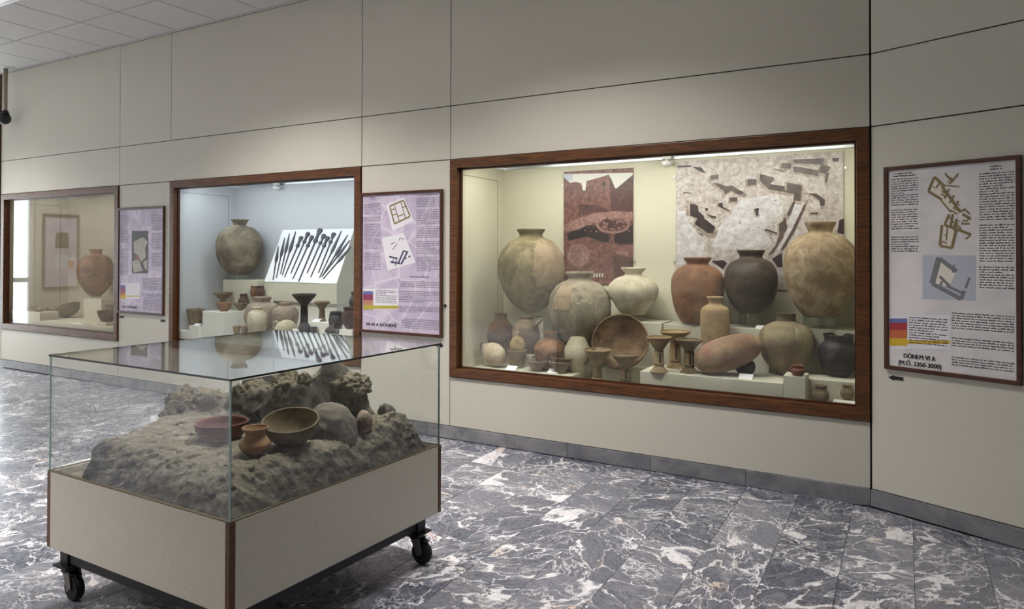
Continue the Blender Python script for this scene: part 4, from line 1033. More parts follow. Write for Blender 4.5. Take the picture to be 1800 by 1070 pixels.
table(sh, c3, 62, 693, 268, 815, 120, [(707, 726, 'blue'), (726, 760, 'wine'), (760, 790, 'brown'), (790, 815, 'olive')], (792, 811, 'olive'))
sh.textblock([(135, 697, 260, 790)], c3, YP-.001, .014, txtp, 'chart_text')
a = sh.loc(*c3(75, 908)); b = sh.loc(*c3(257, 916)); hgt = sh.loc(*c3(75, 878))[1]-a[1]
sh.text('VII-VI A DÖNEMİ', 75, 908, c3, hgt*.8, b[0]-a[0], MT['black'], YP-.0006)
# VII
def c1(x, y): return (x/2.547, 240+y/2.547)
t, sh = framed('narrow purple framed poster with a dark photograph left of the middle case', -7.345, -6.556, .783, 1.90, (-6.95, 0, .783), 0, (0, -.0125, 0), NY, purple)
sh.textblock([(542, 350, 575, 480), (542, 500, 575, 620), (678, 345, 728, 420), (678, 430, 728, 505), (678, 518, 728, 580), (640, 630, 728, 690), (640, 700, 728, 780)], c1, YP-.0004, .016, txtp)
R = lambda a, b, c, d: sh.px([(a, b), (c, b), (c, d), (a, d)], c1)
sh.polys('photo_print', [R(590, 422, 663, 612)], plain('photo_dark', srgb(62, 60, 58), .5, .4, 30), YP-.0006)
sh.polys('photo_print', [sh.px([(598, 470), (640, 450), (662, 470), (650, 500), (655, 540), (630, 560), (618, 530), (600, 520)], c1), sh.px([(592, 560), (620, 545), (640, 600), (600, 608)], c1), sh.px([(640, 560), (660, 550), (660, 600), (648, 590)], c1)], plain('photo_light', srgb(166, 160, 148), .5, .4, 30), YP-.0009)
sh.polys('photo_print', [sh.px([(605, 528), (622, 535), (628, 555), (606, 550)], c1)], plain('photo_red', srgb(130, 84, 72), .5), YP-.0012)
table(sh, c1, 540, 655, 627, 726, 562, [(664, 674, 'blue'), (674, 695, 'wine'), (695, 708, 'orange'), (708, 726, 'gold')], (712, 716, 'gold'))
a = sh.loc(*c1(546, 766)); b = sh.loc(*c1(611, 769)); hgt = sh.loc(*c1(546, 749))[1]-a[1]
sh.text('VII. DÖNEM', 546, 766, c1, hgt*.8, b[0]-a[0], MT['black'], YP-.0006)
# VI A on the turned wall
def c7(x, y): return (1530+x/2.378, 250+y/2.378)
nB = Vector((-TB.y, TB.x, 0)); PBw = Vector((XB, 0, 0))-nB*.0125
cB = Vector((XB, 0, 0))+TB*.404
t, sh = framed('large pale framed poster with two site plans on the turned right wall', .0825, .7255, .788, 1.907, (cB.x, cB.y, .788), RZB, PBw, nB, palegrey)
sh.textblock([(88, 152, 203, 262), (88, 280, 203, 366), (88, 392, 203, 464), (455, 128, 604, 330), (455, 342, 604, 502), (455, 516, 604, 622), (340, 708, 604, 806), (340, 812, 604, 886), (340, 892, 604, 968)], c7, YP-.0004, .0128, MT['text'])
sh.textblock([(95, 128, 190, 138), (500, 96, 555, 112), (412, 690, 530, 702)], c7, YP-.0004, .0135, MT['black'], 'printed_title')
sh.polys('plan_panel', [sh.px([(218, 470), (442, 473), (440, 662), (218, 655)], c7)], ink['panelblue'], YP-.0004)
segs = []
for a, b, w in (((268, 145), (243, 205), .02), ((268, 145), (310, 185), .02), ((243, 205), (300, 240), .02), ((300, 185), (375, 290), .02), ((290, 235), (335, 290), .012), ((310, 235), (330, 195), .014), ((330, 255), (350, 220), .014), ((350, 275), (368, 245), .014), ((372, 290), (400, 280), .016), ((385, 300), (420, 320), .02), ((330, 300), (310, 345), .016), ((345, 300), (335, 350), .016), ((360, 320), (350, 370), .016), ((310, 345), (420, 385), .018), ((380, 340), (415, 340), .014), ((420, 385), (400, 405), .012), ((300, 345), (290, 430), .018), ((290, 432), (340, 442), .018), ((340, 442), (358, 368), .018), ((322, 350), (318, 410), .01), ((312, 130), (345, 165), .012), ((330, 175), (368, 130), .012), ((310, 180), (360, 185), .01), ((400, 285), (415, 300), .012), ((370, 350), (385, 375), .012)):
    q = sh.px([a, b], c7); segs.append(seg_poly(q[0], q[1], w))
sh.polys('site_plan', segs, ink['planbrown'], YP-.0009)
random.seed(5)
for k in range(34):
    cx_, cy_ = random.choice(((275, 180), (310, 220), (345, 265), (395, 300), (340, 330), (375, 345), (320, 400), (340, 160)))
    a_ = (cx_+random.uniform(-22, 22), cy_+random.uniform(-22, 22)); th_ = random.choice((.6, 2.17)); L_ = random.uniform(8, 24)
    q = sh.px([a_, (a_[0]+L_*math.cos(th_), a_[1]+L_*math.sin(th_))], c7); segs.append(seg_poly(q[0], q[1], random.choice((.006, .01))))
sh.polys('site_plan_walls', segs[-34:], ink['planbrown'], YP-.0015)
sh.polys('site_plan_floor', [sh.px([(300, 345), (358, 368), (340, 442), (290, 432)], c7), sh.px([(268, 148), (372, 288), (345, 300), (246, 204)], c7)], ink['pale'], YP-.0006)
segs = []
for a, b, w in (((288, 482), (258, 590), .04), ((288, 485), (360, 540), .03), ((258, 590), (380, 655), .03), ((380, 655), (392, 620), .025), ((415, 565), (398, 610), .016), ((290, 560), (330, 600), .02), ((320, 600), (385, 630), .02), ((350, 510), (345, 545), .012), ((300, 580), (290, 605), .015)):
    q = sh.px([a, b], c7); segs.append(seg_poly(q[0], q[1], w))
sh.polys('site_plan', segs, ink['plangrey'], YP-.0009)
sh.polys('site_plan_floor', [sh.px([(288, 482), (360, 540), (330, 600), (258, 590)], c7)], ink['pale'], YP-.0007)
table(sh, c7, 80, 722, 332, 866, 154, [(736, 754, 'blue'), (754, 784, 'red'), (784, 818, 'orange'), (818, 850, 'gold')], (828, 842, 'gold'))
sh.textblock([(162, 726, 326, 858)], c7, YP-.001, .0135, MT['text'], 'chart_text')
for s_, x0_, y0_, x1_, top in (('DÖNEM VI A', 139, 900, 271, 874), ('(M.Ö. 3350-3000)', 117, 927, 295, 901)):
    a = sh.loc(*c7(x0_, y0_)); b = sh.loc(*c7(x1_, y0_+6)); hgt = sh.loc(*c7(x0_, top))[1]-a[1]
    sh.text(s_, x0_, y0_, c7, hgt*.85, b[0]-a[0], MT['black'], YP-.0006)
# poster on the end wall, seen only as a reflection in the far left case
t, sh = framed('framed poster beside the glazed entrance, mirrored in the far left case', 0, .62, .78, 2.1, (-13, -2.28, .78), math.pi/2, (-12.9875, 0, 0), Vector((-1, 0, 0)), purple, .045)
def rect(x0, z0, x1, z1): return [(x0, z0), (x1, z0), (x1, z1), (x0, z1)]
sh.polys('photo_print', [rect(-.12, .72, .1, 1.0)], plain('photo_dark_b', srgb(66, 64, 64), .5, .3, 20), YP-.0006)
sh.polys('chart_sheet', [rect(-.22, .36, .1, .6)], ink['white'], YP-.0006); sh.polys('chart_cell', [rect(-.22, .36, -.12, .5)], ink['orange'], YP-.001)

# --- photographs on the back of the right case
def c4(x, y): return (790+x/3.964, 230+y/3.964)
def c5(x, y): return (1150+x/3.964, 230+y/3.964)
def photo_board(label, u0, v0, u1, v1, bg):
    a, b = aty(u0, v0, YB-.012), aty(u1, v1, YB-.012)
    t = thing('photo_panel', label, 'photograph', ((a.x+b.x)/2, YB, b.z)); w = b.x-a.x; h = a.z-b.z
    box('board', (-w/2, -.012, 0), (w/2, -.001, h), bg, t)
    bm = bmesh.new()
    for x in (-w/2-.012, w/2+.012):
        for z in (h*.88, h*.2): cyl_bm(bm, (x, -.012, z), (x, -.001, z), .007, .007, 10)
    mesh_obj('clips', bm, MT['alu'], t)
    return t, Sheet(t, (0, YB-.0125, 0), NY)
def photomat(name, a, b, scale=26, speck=0.0, sc=(40, 36, 38)):
    tt = NT(name); nz = tt.noise(tt.obj(), scale, 6, .72).outputs[0]; c = tt.mix(tt.step(nz, .32, .68), a, b)
    n2 = tt.noise(tt.obj(), 5.5, 4, .6).outputs[0]; c = tt.mix(tt.math('MULTIPLY', tt.step(n2, .45, .7), .3), c, tuple(x*.55 for x in a[:3])+(1,))
    if speck:
        sp = tt.step(tt.noise(tt.obj(), 75, 3, .6).outputs[0], .62, .68); m = tt.step(tt.noise(tt.obj(), 6, 2).outputs[0], .4, .65)
        c = tt.mix(tt.math('MULTIPLY', tt.math('MULTIPLY', sp, m), speck), c, srgb(*sc))
    return tt.bsdf(c, .4)
pm = {'mud': photomat('photo_mud', srgb(84, 48, 46), srgb(140, 94, 86), 30, .6, (48, 26, 26)), 'mudlight': photomat('photo_mud_light', srgb(116, 78, 72), srgb(178, 140, 130), 46, .9, (60, 34, 32)), 'muddark': photomat('photo_mud_dark', srgb(58, 32, 32), srgb(96, 58, 54)), 'hole': plain('photo_hole', srgb(34, 20, 22), .4), 'sky': plain('photo_sky', srgb(214, 210, 204), .4), 'skyb': plain('photo_sky_blue', srgb(182, 190, 204), .4),
 'dig': photomat('photo_dig', srgb(166, 150, 142), srgb(214, 206, 200), 30, .8), 'diglight': photomat('photo_dig_light', srgb(184, 178, 178), srgb(222, 218, 219), 24, .5), 'pit': photomat('photo_pit', srgb(66, 52, 50), srgb(104, 88, 82), 18), 'pitdark': photomat('photo_pit_dark', srgb(40, 28, 30), srgb(66, 50, 50), 18)}
t, sh = photo_board('reddish photograph of a mud brick ruin behind the jars', 991, 302, 1112.5, 500, pm['mud'])
PX = lambda pts: sh.px(pts, c4)
sh.polys('printed_sky', [PX([(798, 300), (1278, 292), (1278, 305), (1165, 400), (1155, 400), (1130, 340), (1110, 305), (1060, 320), (955, 350), (948, 415), (930, 415), (920, 365), (880, 355), (840, 362), (798, 322)])], pm['sky'], -.0128)
sh.polys('printed_sky', [PX([(798, 302), (860, 300), (858, 345), (830, 350), (798, 322)])], pm['skyb'], -.0131)
sh.polys('printed_shade', [PX([(1112, 310), (1130, 340), (1155, 400), (1165, 400), (1278, 308), (1278, 560), (1130, 555), (1120, 460)]), PX([(900, 510), (1040, 520), (1130, 560), (900, 590)]), PX([(1140, 870), (1278, 880), (1278, 1060), (1150, 1060)])], pm['muddark'], -.0128)
sh.polys('printed_rubble', [PX([(798, 660), (900, 610), (1010, 570), (1130, 560), (1278, 565), (1278, 620), (1200, 640), (1020, 640), (900, 680), (840, 700), (798, 690)])], pm['mudlight'], -.0131)
sh.polys('printed_hole', [PX([(820, 722), (850, 700), (900, 690), (960, 655), (1030, 665), (1045, 700), (1110, 722), (1115, 780), (1050, 770), (960, 735), (830, 765)]), PX([(1150, 722), (1230, 690), (1278, 650), (1278, 790), (1180, 790), (1145, 770)]), PX([(1070, 355), (1087, 352), (1087, 386), (1071, 386)])], pm['hole'], -.0134)
def ell(cx, cy, rx, ry, n=20, a0=0, a1=6.2832): return [(cx+rx*math.cos(a0+(a1-a0)*i/n), cy+ry*math.sin(a0+(a1-a0)*i/n)) for i in range(n)]
sh.polys('printed_jars', [PX(ell(900, 865, 80, 82)), PX(ell(1140, 655, 118, 60)) , PX([(1155, 835), (1245, 845), (1240, 858), (1165, 858)])], pm['mudlight'], -.0137)
sh.polys('printed_bowl', [PX(ell(1140, 652, 100, 46))], pm['muddark'], -.0140)
random.seed(3); sp_ = []
def frag(x, y, r):
    n = random.choice((4, 5)); a = random.uniform(0, 6); return [(x+r*random.uniform(.6, 1.2)*math.cos(a+6.283*i/n), y+r*.6*random.uniform(.6, 1.2)*math.sin(a+6.283*i/n)) for i in range(n)]
for k in range(26):
    a = random.uniform(0, 6.283); q = random.uniform(.2, 1)**.5; sp_.append(PX(frag(1140+92*q*math.cos(a), 650+40*q*math.sin(a), random.uniform(8, 17))))
for k in range(40): sp_.append(PX(frag(random.uniform(815, 1260), random.uniform(585, 640)+(60 if random.random() < .3 else 0), random.uniform(4, 11))))
for k in range(22): sp_.append(PX(frag(random.uniform(960, 1240), random.uniform(790, 880), random.uniform(4, 12))))
sp_.append(PX([(840, 690), (870, 650), (890, 665), (855, 700)]))
sh.polys('printed_sherds', sp_, pm['mudlight'], -.0143)
sh.polys('printed_scale', [PX([(985+i*19, 992), (995+i*19, 992), (995+i*19, 1018), (985+i*19, 1018)]) for i in range(5)], pm['sky'], -.0134)
t, sh = photo_board('pale aerial photograph of an excavation behind the largest jars', 1188, 284, 1483, 512, pm['dig'])
PX = lambda pts: sh.px(pts, c5)
sh.polys('printed_ground', [PX([(600, 480), (860, 440), (900, 560), (760, 690), (830, 790), (560, 830), (400, 800), (430, 690), (520, 600)]), PX([(160, 560), (215, 555), (250, 650), (350, 760), (340, 930), (160, 930)]), PX([(985, 480), (1050, 500), (870, 860), (800, 870), (915, 700)])], pm['diglight'], -.0128)
PITS = ([(525, 465), (580, 460), (578, 492), (527, 492)], [(410, 360), (450, 365), (500, 385), (545, 380), (590, 410), (625, 425), (615, 445), (575, 440), (540, 415), (490, 445), (485, 420)], [(650, 335), (710, 335), (715, 375), (650, 380)], [(738, 300), (835, 325), (835, 345), (805, 370), (905, 385), (915, 425), (800, 410), (735, 345)], [(925, 360), (1030, 380), (1020, 490), (970, 485), (975, 440), (900, 425), (925, 410)], [(970, 490), (985, 490), (950, 590), (920, 590)], [(870, 650), (910, 620), (930, 665), (915, 705), (870, 705)], [(905, 600), (920, 620), (900, 740), (830, 850), (790, 870), (850, 790)], [(1045, 515), (1058, 520), (985, 690), (900, 830), (880, 830), (960, 690)], [(970, 200), (1180, 190), (1180, 235), (970, 225)], [(975, 245), (1150, 275), (1140, 315), (970, 285)], [(890, 225), (955, 225), (950, 265), (885, 260)], [(1160, 230), (1230, 250), (1200, 300), (1150, 290)], [(1195, 300), (1220, 290), (1205, 360), (1190, 360)], [(1065, 435), (1130, 437), (1190, 480), (1185, 520), (1160, 525), (1150, 480), (1110, 455)], [(1085, 568), (1140, 568), (1145, 580), (1090, 582)], [(395, 310), (450, 305), (445, 335), (395, 340)], [(365, 580), (430, 595), (435, 612), (400, 610)], [(830, 262), (870, 270), (915, 285), (912, 290), (865, 278), (830, 268)], [(200, 425), (260, 430), (265, 437), (205, 435)])
DPITS = ([(250, 505), (305, 520), (310, 560), (345, 590), (350, 610), (425, 670), (410, 715), (370, 710), (330, 680), (280, 650), (300, 610), (250, 590)], [(450, 505), (475, 500), (480, 530), (530, 555), (520, 560), (445, 525)], [(770, 680), (860, 710), (855, 720), (775, 692)], [(700, 545), (730, 535), (725, 580), (740, 590), (710, 590)], [(395, 905), (480, 900), (510, 920), (480, 965), (430, 930)], [(820, 890), (890, 850), (895, 950), (860, 950)], [(1290, 620), (1322, 610), (1322, 720), (1275, 710)], [(160, 245), (260, 240), (255, 252), (165, 255)], [(300, 705), (335, 720), (345, 735), (310, 715)], [(1240, 190), (1290, 190), (1280, 215), (1245, 215)], [(265, 250), (330, 255), (360, 295), (320, 285)], [(355, 535), (378, 540), (372, 560), (356, 552)])
def grow(q, f, dx, dy):
    cx_ = sum(a for a, b in q)/len(q); cy_ = sum(b for a, b in q)/len(q); return [(cx_+(a-cx_)*f+dx, cy_+(b-cy_)*f+dy) for a, b in q]
sh.polys('printed_shadow_margins', [PX(grow(q, 1.28, -6, 8)) for q in PITS[:17]+DPITS[:4]], photomat('photo_shadow_margin', srgb(138, 120, 110), srgb(186, 172, 162), 30, .6), -.01295)  # shadow margins drawn around the printed pits to soften their edges
sh.polys('printed_pits', [PX(q) for q in PITS], pm['pit'], -.0134)
sh.polys('printed_pits_dark', [PX(q) for q in DPITS], pm['pitdark'], -.0138)
random.seed(8)
sh.polys('printed_stones', [PX([(x, y), (x+w_, y+random.uniform(-3, 3)), (x+w_*.8, y+h_), (x+1, y+h_*.8)]) for x, y, w_, h_ in [(random.uniform(170, 1260), random.uniform(215, 860), random.uniform(4, 16), random.uniform(3, 8)) for k in range(75)]], pm['pit'], -.0141)


# --- arrow signs, dots and knob on the wall
def arrow(label, p, rz, L, H, d):
    bm = bmesh.new(); pts = [(-L/2, 0), (-L*.12, H/2), (-L*.12, H*.3), (L/2, H*.3), (L/2, -H*.3), (-L*.12, -H*.3), (-L*.12, -H/2)]
    lo = [bm.verts.new((x*d, -.001, z)) for x, z in pts]; hi = [bm.verts.new((x*d, -.004, z)) for x, z in pts]
    bm.faces.new(lo); bm.faces.new(hi[::-1])
    for i in range(7): bm.faces.new((lo[i], lo[(i+1) % 7], hi[(i+1) % 7], hi[i]))
    bmesh.ops.recalc_face_normals(bm, faces=bm.faces[:])
    o = mesh_obj('arrow_sign', bm, MT['black'], None, p); o.rotation_euler = (0, 0, rz); tag(o, label, 'sign')
w = hit(1573, 664.5, PBw, nB); w = Vector((XB, 0, 0))+TB*((w-Vector((XB, 0, 0))).dot(TB))+Vector((0, 0, w.z))
arrow('black left arrow sign under the pale poster on the turned wall', w, RZB, .078, .03, 1)
w = aty(773, 606.5); arrow('black right arrow sign between the cases under the two plan poster', w, 0, .075, .032, -1)
for lb, u, v in (('short black plate under the left corner of the narrow poster', 214.5, 557), ('short black plate beside the left stile of the middle case', 286.5, 563.5)):
    w = aty(u, v); o = box('wall_plate', (-.035, -.005, -.011), (.035, -.0005, .011), MT['black'], None, .002, loc=w); tag(o, lb, 'plate')
w = aty(783, 537); bm = bmesh.new(); cyl_bm(bm, (0, -.001, 0), (0, -.008, 0), .012, .012, 16); cyl_bm(bm, (0, -.008, 0), (0, -.016, 0), .008, .006, 16)
o = mesh_obj('panel_lock', bm, MT['iron'], None, w); tag(o, 'small round lock on the wall right of the two plan poster', 'lock')
# pole camera at the left end of the wall
pz = aty(7, 208, -.12); t = thing('ceiling_lamp', 'small dark globe lamp on a pole by the left wall end', 'lamp', (pz.x, -.12, pz.z))
bm = bmesh.new(); cyl_bm(bm, (.03, 0, .06), (.03, 0, ZC-.001-pz.z), .022, .022, 14); mesh_obj('pole', bm, plain('pole_paint', srgb(150, 140, 122), .5), t)
bm = bmesh.new(); bmesh.ops.create_uvsphere(bm, u_segments=24, v_segments=14, radius=.075); mesh_obj('globe', bm, MT['iron'], t, smooth=True)
bm = bmesh.new(); cyl_bm(bm, (.03, 0, .05), (.03, 0, .09), .045, .03, 16); mesh_obj('collar', bm, MT['iron'], t)

# ================================================================== floor vitrine
VX0, VX1, VY0, VY1 = -3.085, -1.93, -2.878, -1.738; VB0, VB1, VT = .213, .522, 1.0
vt = thing('vitrine', 'glass topped vitrine on casters holding the excavated soil block', 'display case', ((VX0+VX1)/2, (VY0+VY1)/2, 0))
th = .018
box('front_panel', (VX0+.02, VY0, VB0), (VX1-.02, VY0+th, VB1), MT['base_lam'], vt, .001, world=True)
box('rear_panel', (VX0+.02, VY1-th, VB0), (VX1-.02, VY1, VB1), MT['base_lam'], vt, .001, world=True)
box('side_panel', (VX0, VY0+.02, VB0), (VX0+th, VY1-.02, VB1), MT['base_lam'], vt, .001, world=True)
box('side_panel', (VX1-th, VY0+.02, VB0), (VX1, VY1-.02, VB1), MT['base_lam'], vt, .001, world=True)
for x in (VX0, VX1-.0215):
    for y in (VY0, VY1-.0215): box('corner_trim', (x-.001, y-.001, VB0), (x+.0225, y+.0225, VB1-.002), MT['wood'], vt, .002, world=True)
box('base_board', (VX0+th+.001, VY0+th+.001, VB0+.02), (VX1-th-.001, VY1-th-.001, VB1-.03), plain('base_board_grey', srgb(128, 120, 104), .8), vt, world=True)
bm = bmesh.new()
for lo, hi in (((VX0, VY0, VB1), (VX1, VY0+.012, VB1+.004)), ((VX0, VY1-.012, VB1), (VX1, VY1, VB1+.004)), ((VX0, VY0+.012, VB1), (VX0+.012, VY1-.012, VB1+.004)), ((VX1-.012, VY0+.012, VB1), (VX1, VY1-.012, VB1+.004))): box_bm(bm, lo, hi)
mesh_obj('rim_strip', bm, plain('rim_strip_brown', srgb(96, 84, 60), .5), vt, world=True)
g0, gt = .004, .006; GZ0, GZ1 = VB1+.004, VT-.007
def pane(nm, lo, hi): return box(nm, lo, hi, MT['vglass'], vt, world=True)
pane('front_pane', (VX0+g0+gt+.001, VY0+g0, GZ0), (VX1-g0-gt-.001, VY0+g0+gt, GZ1)); pane('rear_pane', (VX0+g0+gt+.001, VY1-g0-gt, GZ0), (VX1-g0-gt-.001, VY1-g0, GZ1))
pane('side_pane', (VX0+g0, VY0+g0, GZ0), (VX0+g0+gt, VY1-g0, GZ1)); pane('side_pane', (VX1-g0-gt, VY0+g0, GZ0), (VX1-g0, VY1-g0, GZ1))
pane('top_pane', (VX0+.002, VY0+.002, VT-.0065), (VX1-.002, VY1-.002, VT))
bm = bmesh.new(); ed = .0018
for lo, hi in (((VX0, VY0, VT-.0068), (VX1, VY0+ed, VT+.0003)), ((VX0, VY1-ed, VT-.0068), (VX1, VY1, VT+.0003)), ((VX0, VY0+ed, VT-.0068), (VX0+ed, VY1-ed, VT+.0003)), ((VX1-ed, VY0+ed, VT-.0068), (VX1, VY1-ed, VT+.0003))): box_bm(bm, lo, hi)
o = mesh_obj('top_edge', bm, MT['gedge_dark'], vt, world=True); o['label'] = 'dark polished edge of the top glass'
for x in (VX0+g0-.001, VX1-g0-gt-.001):
    for y in (VY0+g0-.0012, VY1-g0-gt+.0006):
        box('glass_edge', (x, y, GZ0), (x+gt+.002, y+gt*.6, GZ1), MT['gedge'], vt, world=True)
# undercarriage
bm = bmesh.new(); q0, q1, q2, q3 = VX0+.085, VX1-.06, VY0+.05, VY1-.10
for lo, hi in (((q0, q2-.02, .155), (q1, q2+.02, .195)), ((q0, q3-.02, .155), (q1, q3+.02, .195)), ((q0-.02, q2+.02, .155), (q0+.02, q3-.02, .195)), ((q1-.02, q2+.02, .155), (q1+.02, q3-.02, .195))): box_bm(bm, lo, hi)
mesh_obj('steel_frame', bm, MT['iron'], vt, world=True)
for x in (q0, q1):
    for y in (q2, q3):
        box('leg', (x-.028, y-.028, .145), (x+.028, y+.028, VB0+.02), MT['iron'], vt, .002, world=True)
        ca = Vector((x, y, 0)); bm = bmesh.new()
        box_bm(bm, (x-.05, y-.045, .137), (x+.05, y+.045, .145)); cyl_bm(bm, (x, y, .118), (x, y, .137), .034, .034, 18)
        # pointed brake lever
        vs = [bm.verts.new(w_) for w_ in ((x-.055, y-.02, .128), (x-.055, y+.02, .128), (x+.065, y+.012, .108), (x+.065, y-.012, .108), (x-.055, y-.02, .118), (x-.055, y+.02, .118), (x+.06, y+.012, .102), (x+.06, y-.012, .102))]
        for f in ((0, 1, 2, 3), (7, 6, 5, 4), (0, 4, 5, 1), (1, 5, 6, 2), (2, 6, 7, 3), (3, 7, 4, 0)): bm.faces.new([vs[i] for i in f])
        c_ = mesh_obj('caster', bm, MT['iron'], vt, world=True)
        wx, wy, wr = x+.03, y-.0, .052
        def sub(nm, bm_, m_): 
            o_ = mesh_obj(nm, bm_, m_); o_.data.transform(Matrix.Translation(-vt.location)); o_.parent = c_; return o_
        bm = bmesh.new()
        for s_ in (-1, 1):
            yy_ = y+s_*.022
            vs = []
            for dy in (-.0025, .0025):
                vs += [bm.verts.new((wx+a_, yy_+dy, z_)) for a_, z_ in ((-.052, .118), (.0, .12), (.014, .055), (.0, .042), (-.014, .05))]
            bm.faces.new(vs[:5]); bm.faces.new(vs[5:][::-1])
            for i in range(5): bm.faces.new((vs[i], vs[(i+1) % 5], vs[5+(i+1) % 5], vs[5+i]))
        cyl_bm(bm, (wx, y-.03, wr), (wx, y+.03, wr), .008, .008, 12)
        bmesh.ops.recalc_face_normals(bm, faces=bm.faces[:]); sub('fork', bm, MT['caster_metal'])
        bm = bmesh.new(); cyl_bm(bm, (wx, y-.016, wr), (wx, y+.016, wr), wr, wr, 32)
        bmesh.ops.bevel(bm, geom=[e_ for e_ in bm.edges if len(e_.link_faces) == 2 and abs(e_.link_faces[0].normal.dot(e_.link_faces[1].normal)) < .5], offset=.005, segments=2, affect='EDGES')
        sub('wheel', bm, MT['rubber'])
# the measured plan of the vitrine is very slightly out of square
def shear(o, L0):
    for v in o.data.vertices:
        x, y = v.co.x+L0.x-VX1, v.co.y+L0.y-VY0
        v.co.x = -1.955+x*.974+y*.05-L0.x; v.co.y = -2.877+y*.99-x*.005-L0.y
for o in list(COL.objects):
    if o.type == 'MESH' and (o.parent == vt or (o.parent is not None and o.parent.parent == vt)): shear(o, vt.location)
# ---- the soil block
BZ = VB1-.03; PZ = .645
def sst(a, b, x):
    t = min(1, max(0, (x-a)/(b-a))); return t*t*(3-2*t)
def fbm(x, y, z, o=5): return mnoise.fractal(Vector((x, y, z)), .9, 2.1, o)
def edge_line(x, y):
    """signed distance inside the block outline (a rough polygon)"""
    poly = [(-2.875, -2.862), (-1.952, -2.862), (-1.945, -1.80), (-2.20, -1.765), (-2.98, -1.9), (-3.04, -2.45)]
    d = 9
    for i in range(len(poly)):
        ax, ay = poly[i]; bx, by = poly[(i+1) % len(poly)]; L = math.hypot(bx-ax, by-ay)
        d = min(d, (bx-ax)/L*(y-ay)-(by-ay)/L*(x-ax))
    return d
def body_h(x, y):
    d = edge_line(x, y) + .025*fbm(x*7, y*7, 1.3, 4)
    if d < 0: return BZ+.004
    # the slope is long at the front, shorter at the sides
    wid = .06+.07*sst(-2.7, -2.3, x)
    if y < -2.4: wid += .05*sst(-2.4, -2.75, y)
    k = min(1, d/wid)
    prof = 1-(1-k)**2.1
    top = PZ + .014*fbm(x*4, y*4, 5, 3)
    top += .03*sst(-2.5, -2.9, x)
    # ridge of earth along the back left, higher to the right
    rl = -2.30+.14*(x+2.95)/.65
    dr = (y-rl)/.10
    along = sst(-2.97, -2.86, x)*(1-sst(-2.33, -2.27, x))
    rh = (.09+.12*sst(-2.9, -2.3, x))*along
    top += rh*(1/(1+abs(dr*1.15)**5)) if dr < 0 else rh*(1/(1+abs(dr*.7)**4))
    # back right lumps
    for cx, cy, rx, ry, hh in ((-2.305, -1.98, .105, .10, .19), (-2.04, -1.95, .13, .12, .05), (-2.62, -1.95, .2, .12, .07), (-2.11, -2.41, .11, .09, .008)):
        q = ((x-cx)/rx)**2+((y-cy)/ry)**2; top += hh/(1+q**3.2)
    n = .014*fbm(x*11, y*11, .3, 6)+.006*fbm(x*34, y*34, 2.2, 5)+.003*fbm(x*75, y*75, 4.2, 3)-.012*max(0, fbm(x*18, y*18, 7.7, 4))**2
    return BZ + (top-BZ)*prof + n*min(1, k*2+.25)
N = 250; bm = bmesh.new(); grid = []
gx = np.linspace(VX0+.03, VX1-.014, N); gy = np.linspace(VY0+.014, VY1-.03, N)
for i in range(N):
    row = []
    for j in range(N):
        x, y = float(gx[i]), float(gy[j]); h = body_h(x, y)
        # sideways roughness so that steep faces are craggy
        s_ = .012*min(1, max(0, (h-BZ)/.1)) * sst(.0, .05, min(x-VX0-.02, VX1-.012-x, y-VY0-.012, VY1-.02-y))
        dx, dy = s_*fbm(x*14, y*14, h*16+9, 4), s_*fbm(x*14+40, y*14, h*16, 4)
        row.append(bm.verts.new((x+dx, y+dy, h)))
    grid.append(row)
for i in range(N-1):
    for j in range(N-1):
        f = bm.faces.new((grid[i][j], grid[i+1][j], grid[i+1][j+1], grid[i][j+1])); f.smooth = True
sb = thing('soil_block', 'grey brown block of excavated soil filling the floor vitrine', 'soil block', (-2.5, -2.3, BZ))
shear(mesh_obj('earth', bm, MT['soil'], sb, world=True), sb.location)
def lump(name, c, r, mat, rough=.22, sd=0., parent=None, rotz=0., sub=5, flat=None, freq=1.0):
    bm = bmesh.new(); vs = bmesh.ops.create_icosphere(bm, subdivisions=sub, radius=1)['verts']
    for v in vs:
        n = v.co.normalized(); k = 1+rough*fbm(n.x*1.6*freq+sd, n.y*1.6*freq, n.z*1.6*freq, 6)+rough*.4*fbm(n.x*7+sd, n.y*7, n.z*7, 5)
        v.co = Vector((n.x*r[0], n.y*r[1], n.z*r[2]))*k
        if flat is not None and v.co.z < flat: v.co.z = flat
    bm.transform(Matrix.Translation(c) @ Matrix.Rotation(rotz, 4, 'Z'))
    return mesh_obj(name, bm, mat, parent, smooth=True, world=parent is not None)
def lump_at(name, u, v, y, wpx, hpx, depth, mat, **k):
    c = aty(u, v, y); sv, sh = scl(c); return lump(name, c, (wpx*sh, depth, hpx*sv), mat, parent=sb, **k)
# ridge lumps, each a craggy piece
lump_at('earth_ridge', 322, 727, -2.33, 36, 42, .09, MT['soil2'], sd=1, rough=.34, rotz=.1)
lump_at('earth_ridge', 375, 722, -2.30, 46, 40, .08, MT['soil2'], sd=2, rough=.32, rotz=.15)
lump_at('earth_ridge', 440, 710, -2.24, 48, 38, .07, MT['soil2'], sd=3, rough=.3, rotz=.2)
lump_at('earth_ridge', 505, 698, -2.19, 42, 40, .07, MT['soil2'], sd=4, rough=.32, rotz=.2)
lump_at('earth_knob', 535, 667, -2.19, 11, 13, .03, MT['soil2'], sd=5, rough=.3, sub=4)
lump_at('earth_lump', 598, 692, -2.0, 46, 36, .09, MT['soil2'], sd=6, rough=.26)
lump_at('earth_lump', 618, 678, -2.0, 30, 22, .09, MT['soil2'], sd=16, rough=.3)
lump_at('earth_lump', 692, 768, -1.9, 42, 34, .09, MT['soil'], sd=7, rough=.2)
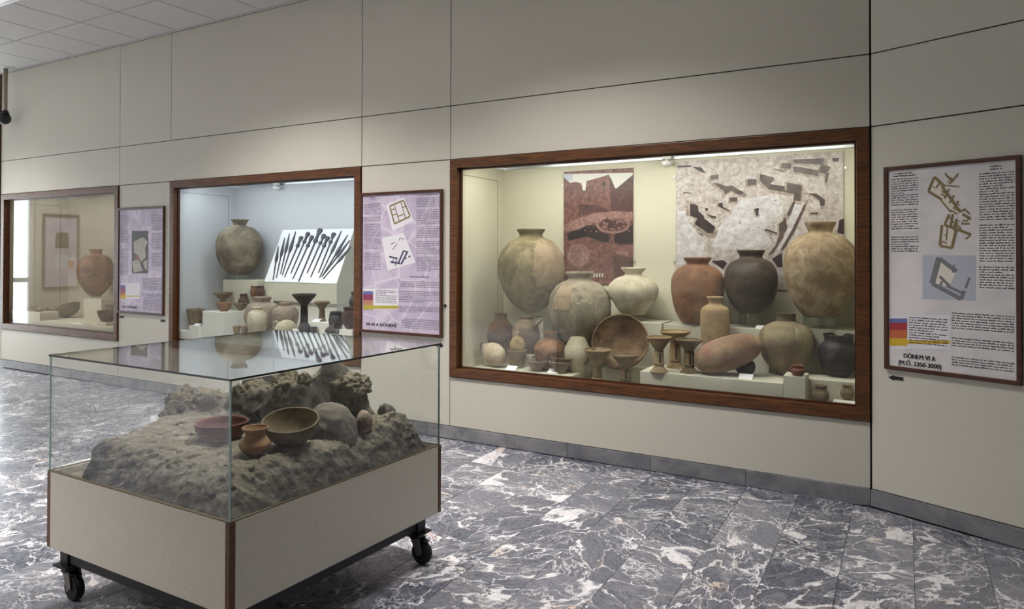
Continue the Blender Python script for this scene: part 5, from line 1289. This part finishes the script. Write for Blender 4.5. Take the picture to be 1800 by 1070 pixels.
o = lump('stone_dome', aty(580, 776, -2.22), (.13, .12, .165), MT['stone'], .06, 8., flat=-.13); tag(o, 'rounded grey stone dome behind the tilted bowl in the vitrine', 'stone')
o = lump('pink_stone', aty(640, 741, -2.12), (.035, .04, .05), MT['pinkstone'], .12, 9., rotz=.3, sub=4); tag(o, 'small pinkish stone right of the grey stone dome', 'stone')
o = lump('dark_stone', aty(680, 722, -1.93), (.04, .03, .035), MT['stone'], .35, 10., sub=3); tag(o, 'small dark pointed stone on the right lump of soil', 'stone')
# vessels on the soil
J, pr, p = vessel('small_pot', 'pot', 'small orange pot with flared rim at the front of the soil block', 448.5,
    [(24, 751), (23, 754), (18.5, 761), (19.5, 767), (27, 777), (29, 783), (25, 791), (14, 802)], CL['potorange'], z=PZ+.006, wall=.005)
J, pr, p = vessel('deep_bowl', 'bowl', 'dark red deep bowl half behind the glass edge in the vitrine', 389,
    [(49, 741), (48, 744), (46, 754), (42, 766), (36, 777)], CL['redbowl'], z=PZ+.004, wall=.007)
p = aty(513, 778, -2.425); svp, shp = scl(p)
bm = bmesh.new(); prf = smooth_profile([(51*shp, 44*svp), (50*shp, 40*svp), (44*shp, 25*svp), (34*shp, 11*svp), (21*shp, 2*svp), (14*shp, 0)], 6)
lathe_bm(bm, hollow(prf, .007), 56, jit=.015); bmesh.ops.recalc_face_normals(bm, faces=bm.faces[:])
nn = (Vector((.15, -.2, 1))).normalized(); bm.transform(nn.to_track_quat('Z', 'Y').to_matrix().to_4x4())
o = mesh_obj('wide_bowl', bm, CL['greenbowl'], None, p, smooth=True); tag(o, 'olive tan bowl tilted forward on the soil block', 'bowl')
# plaque behind the soil
q = [aty(417, 690, -2.04), aty(498, 676, -1.85), aty(506, 653, -1.835), aty(425, 668, -2.025)]
pt = thing('caption_plaque', 'grey caption plaque leaning behind the soil ridge in the vitrine', 'plaque', q[0])
bm = bmesh.new(); a = [bm.verts.new(x) for x in q]; b = [bm.verts.new(x+Vector((0, .006, 0))) for x in q]
bm.faces.new(a); bm.faces.new(b[::-1])
for i in range(4): bm.faces.new((a[(i+1) % 4], a[i], b[i], b[(i+1) % 4]))
bmesh.ops.recalc_face_normals(bm, faces=bm.faces[:]); mesh_obj('plate', bm, plain('plaque_grey', srgb(150, 150, 158), .5), pt, world=True)
bm = bmesh.new()
for i in range(4):
    r0, r1 = q[i], q[(i+1) % 4]; tube_bm(bm, [r0, (r0+r1)/2, r1], .003, 6)
mesh_obj('plate_border', bm, MT['white'], pt, world=True)
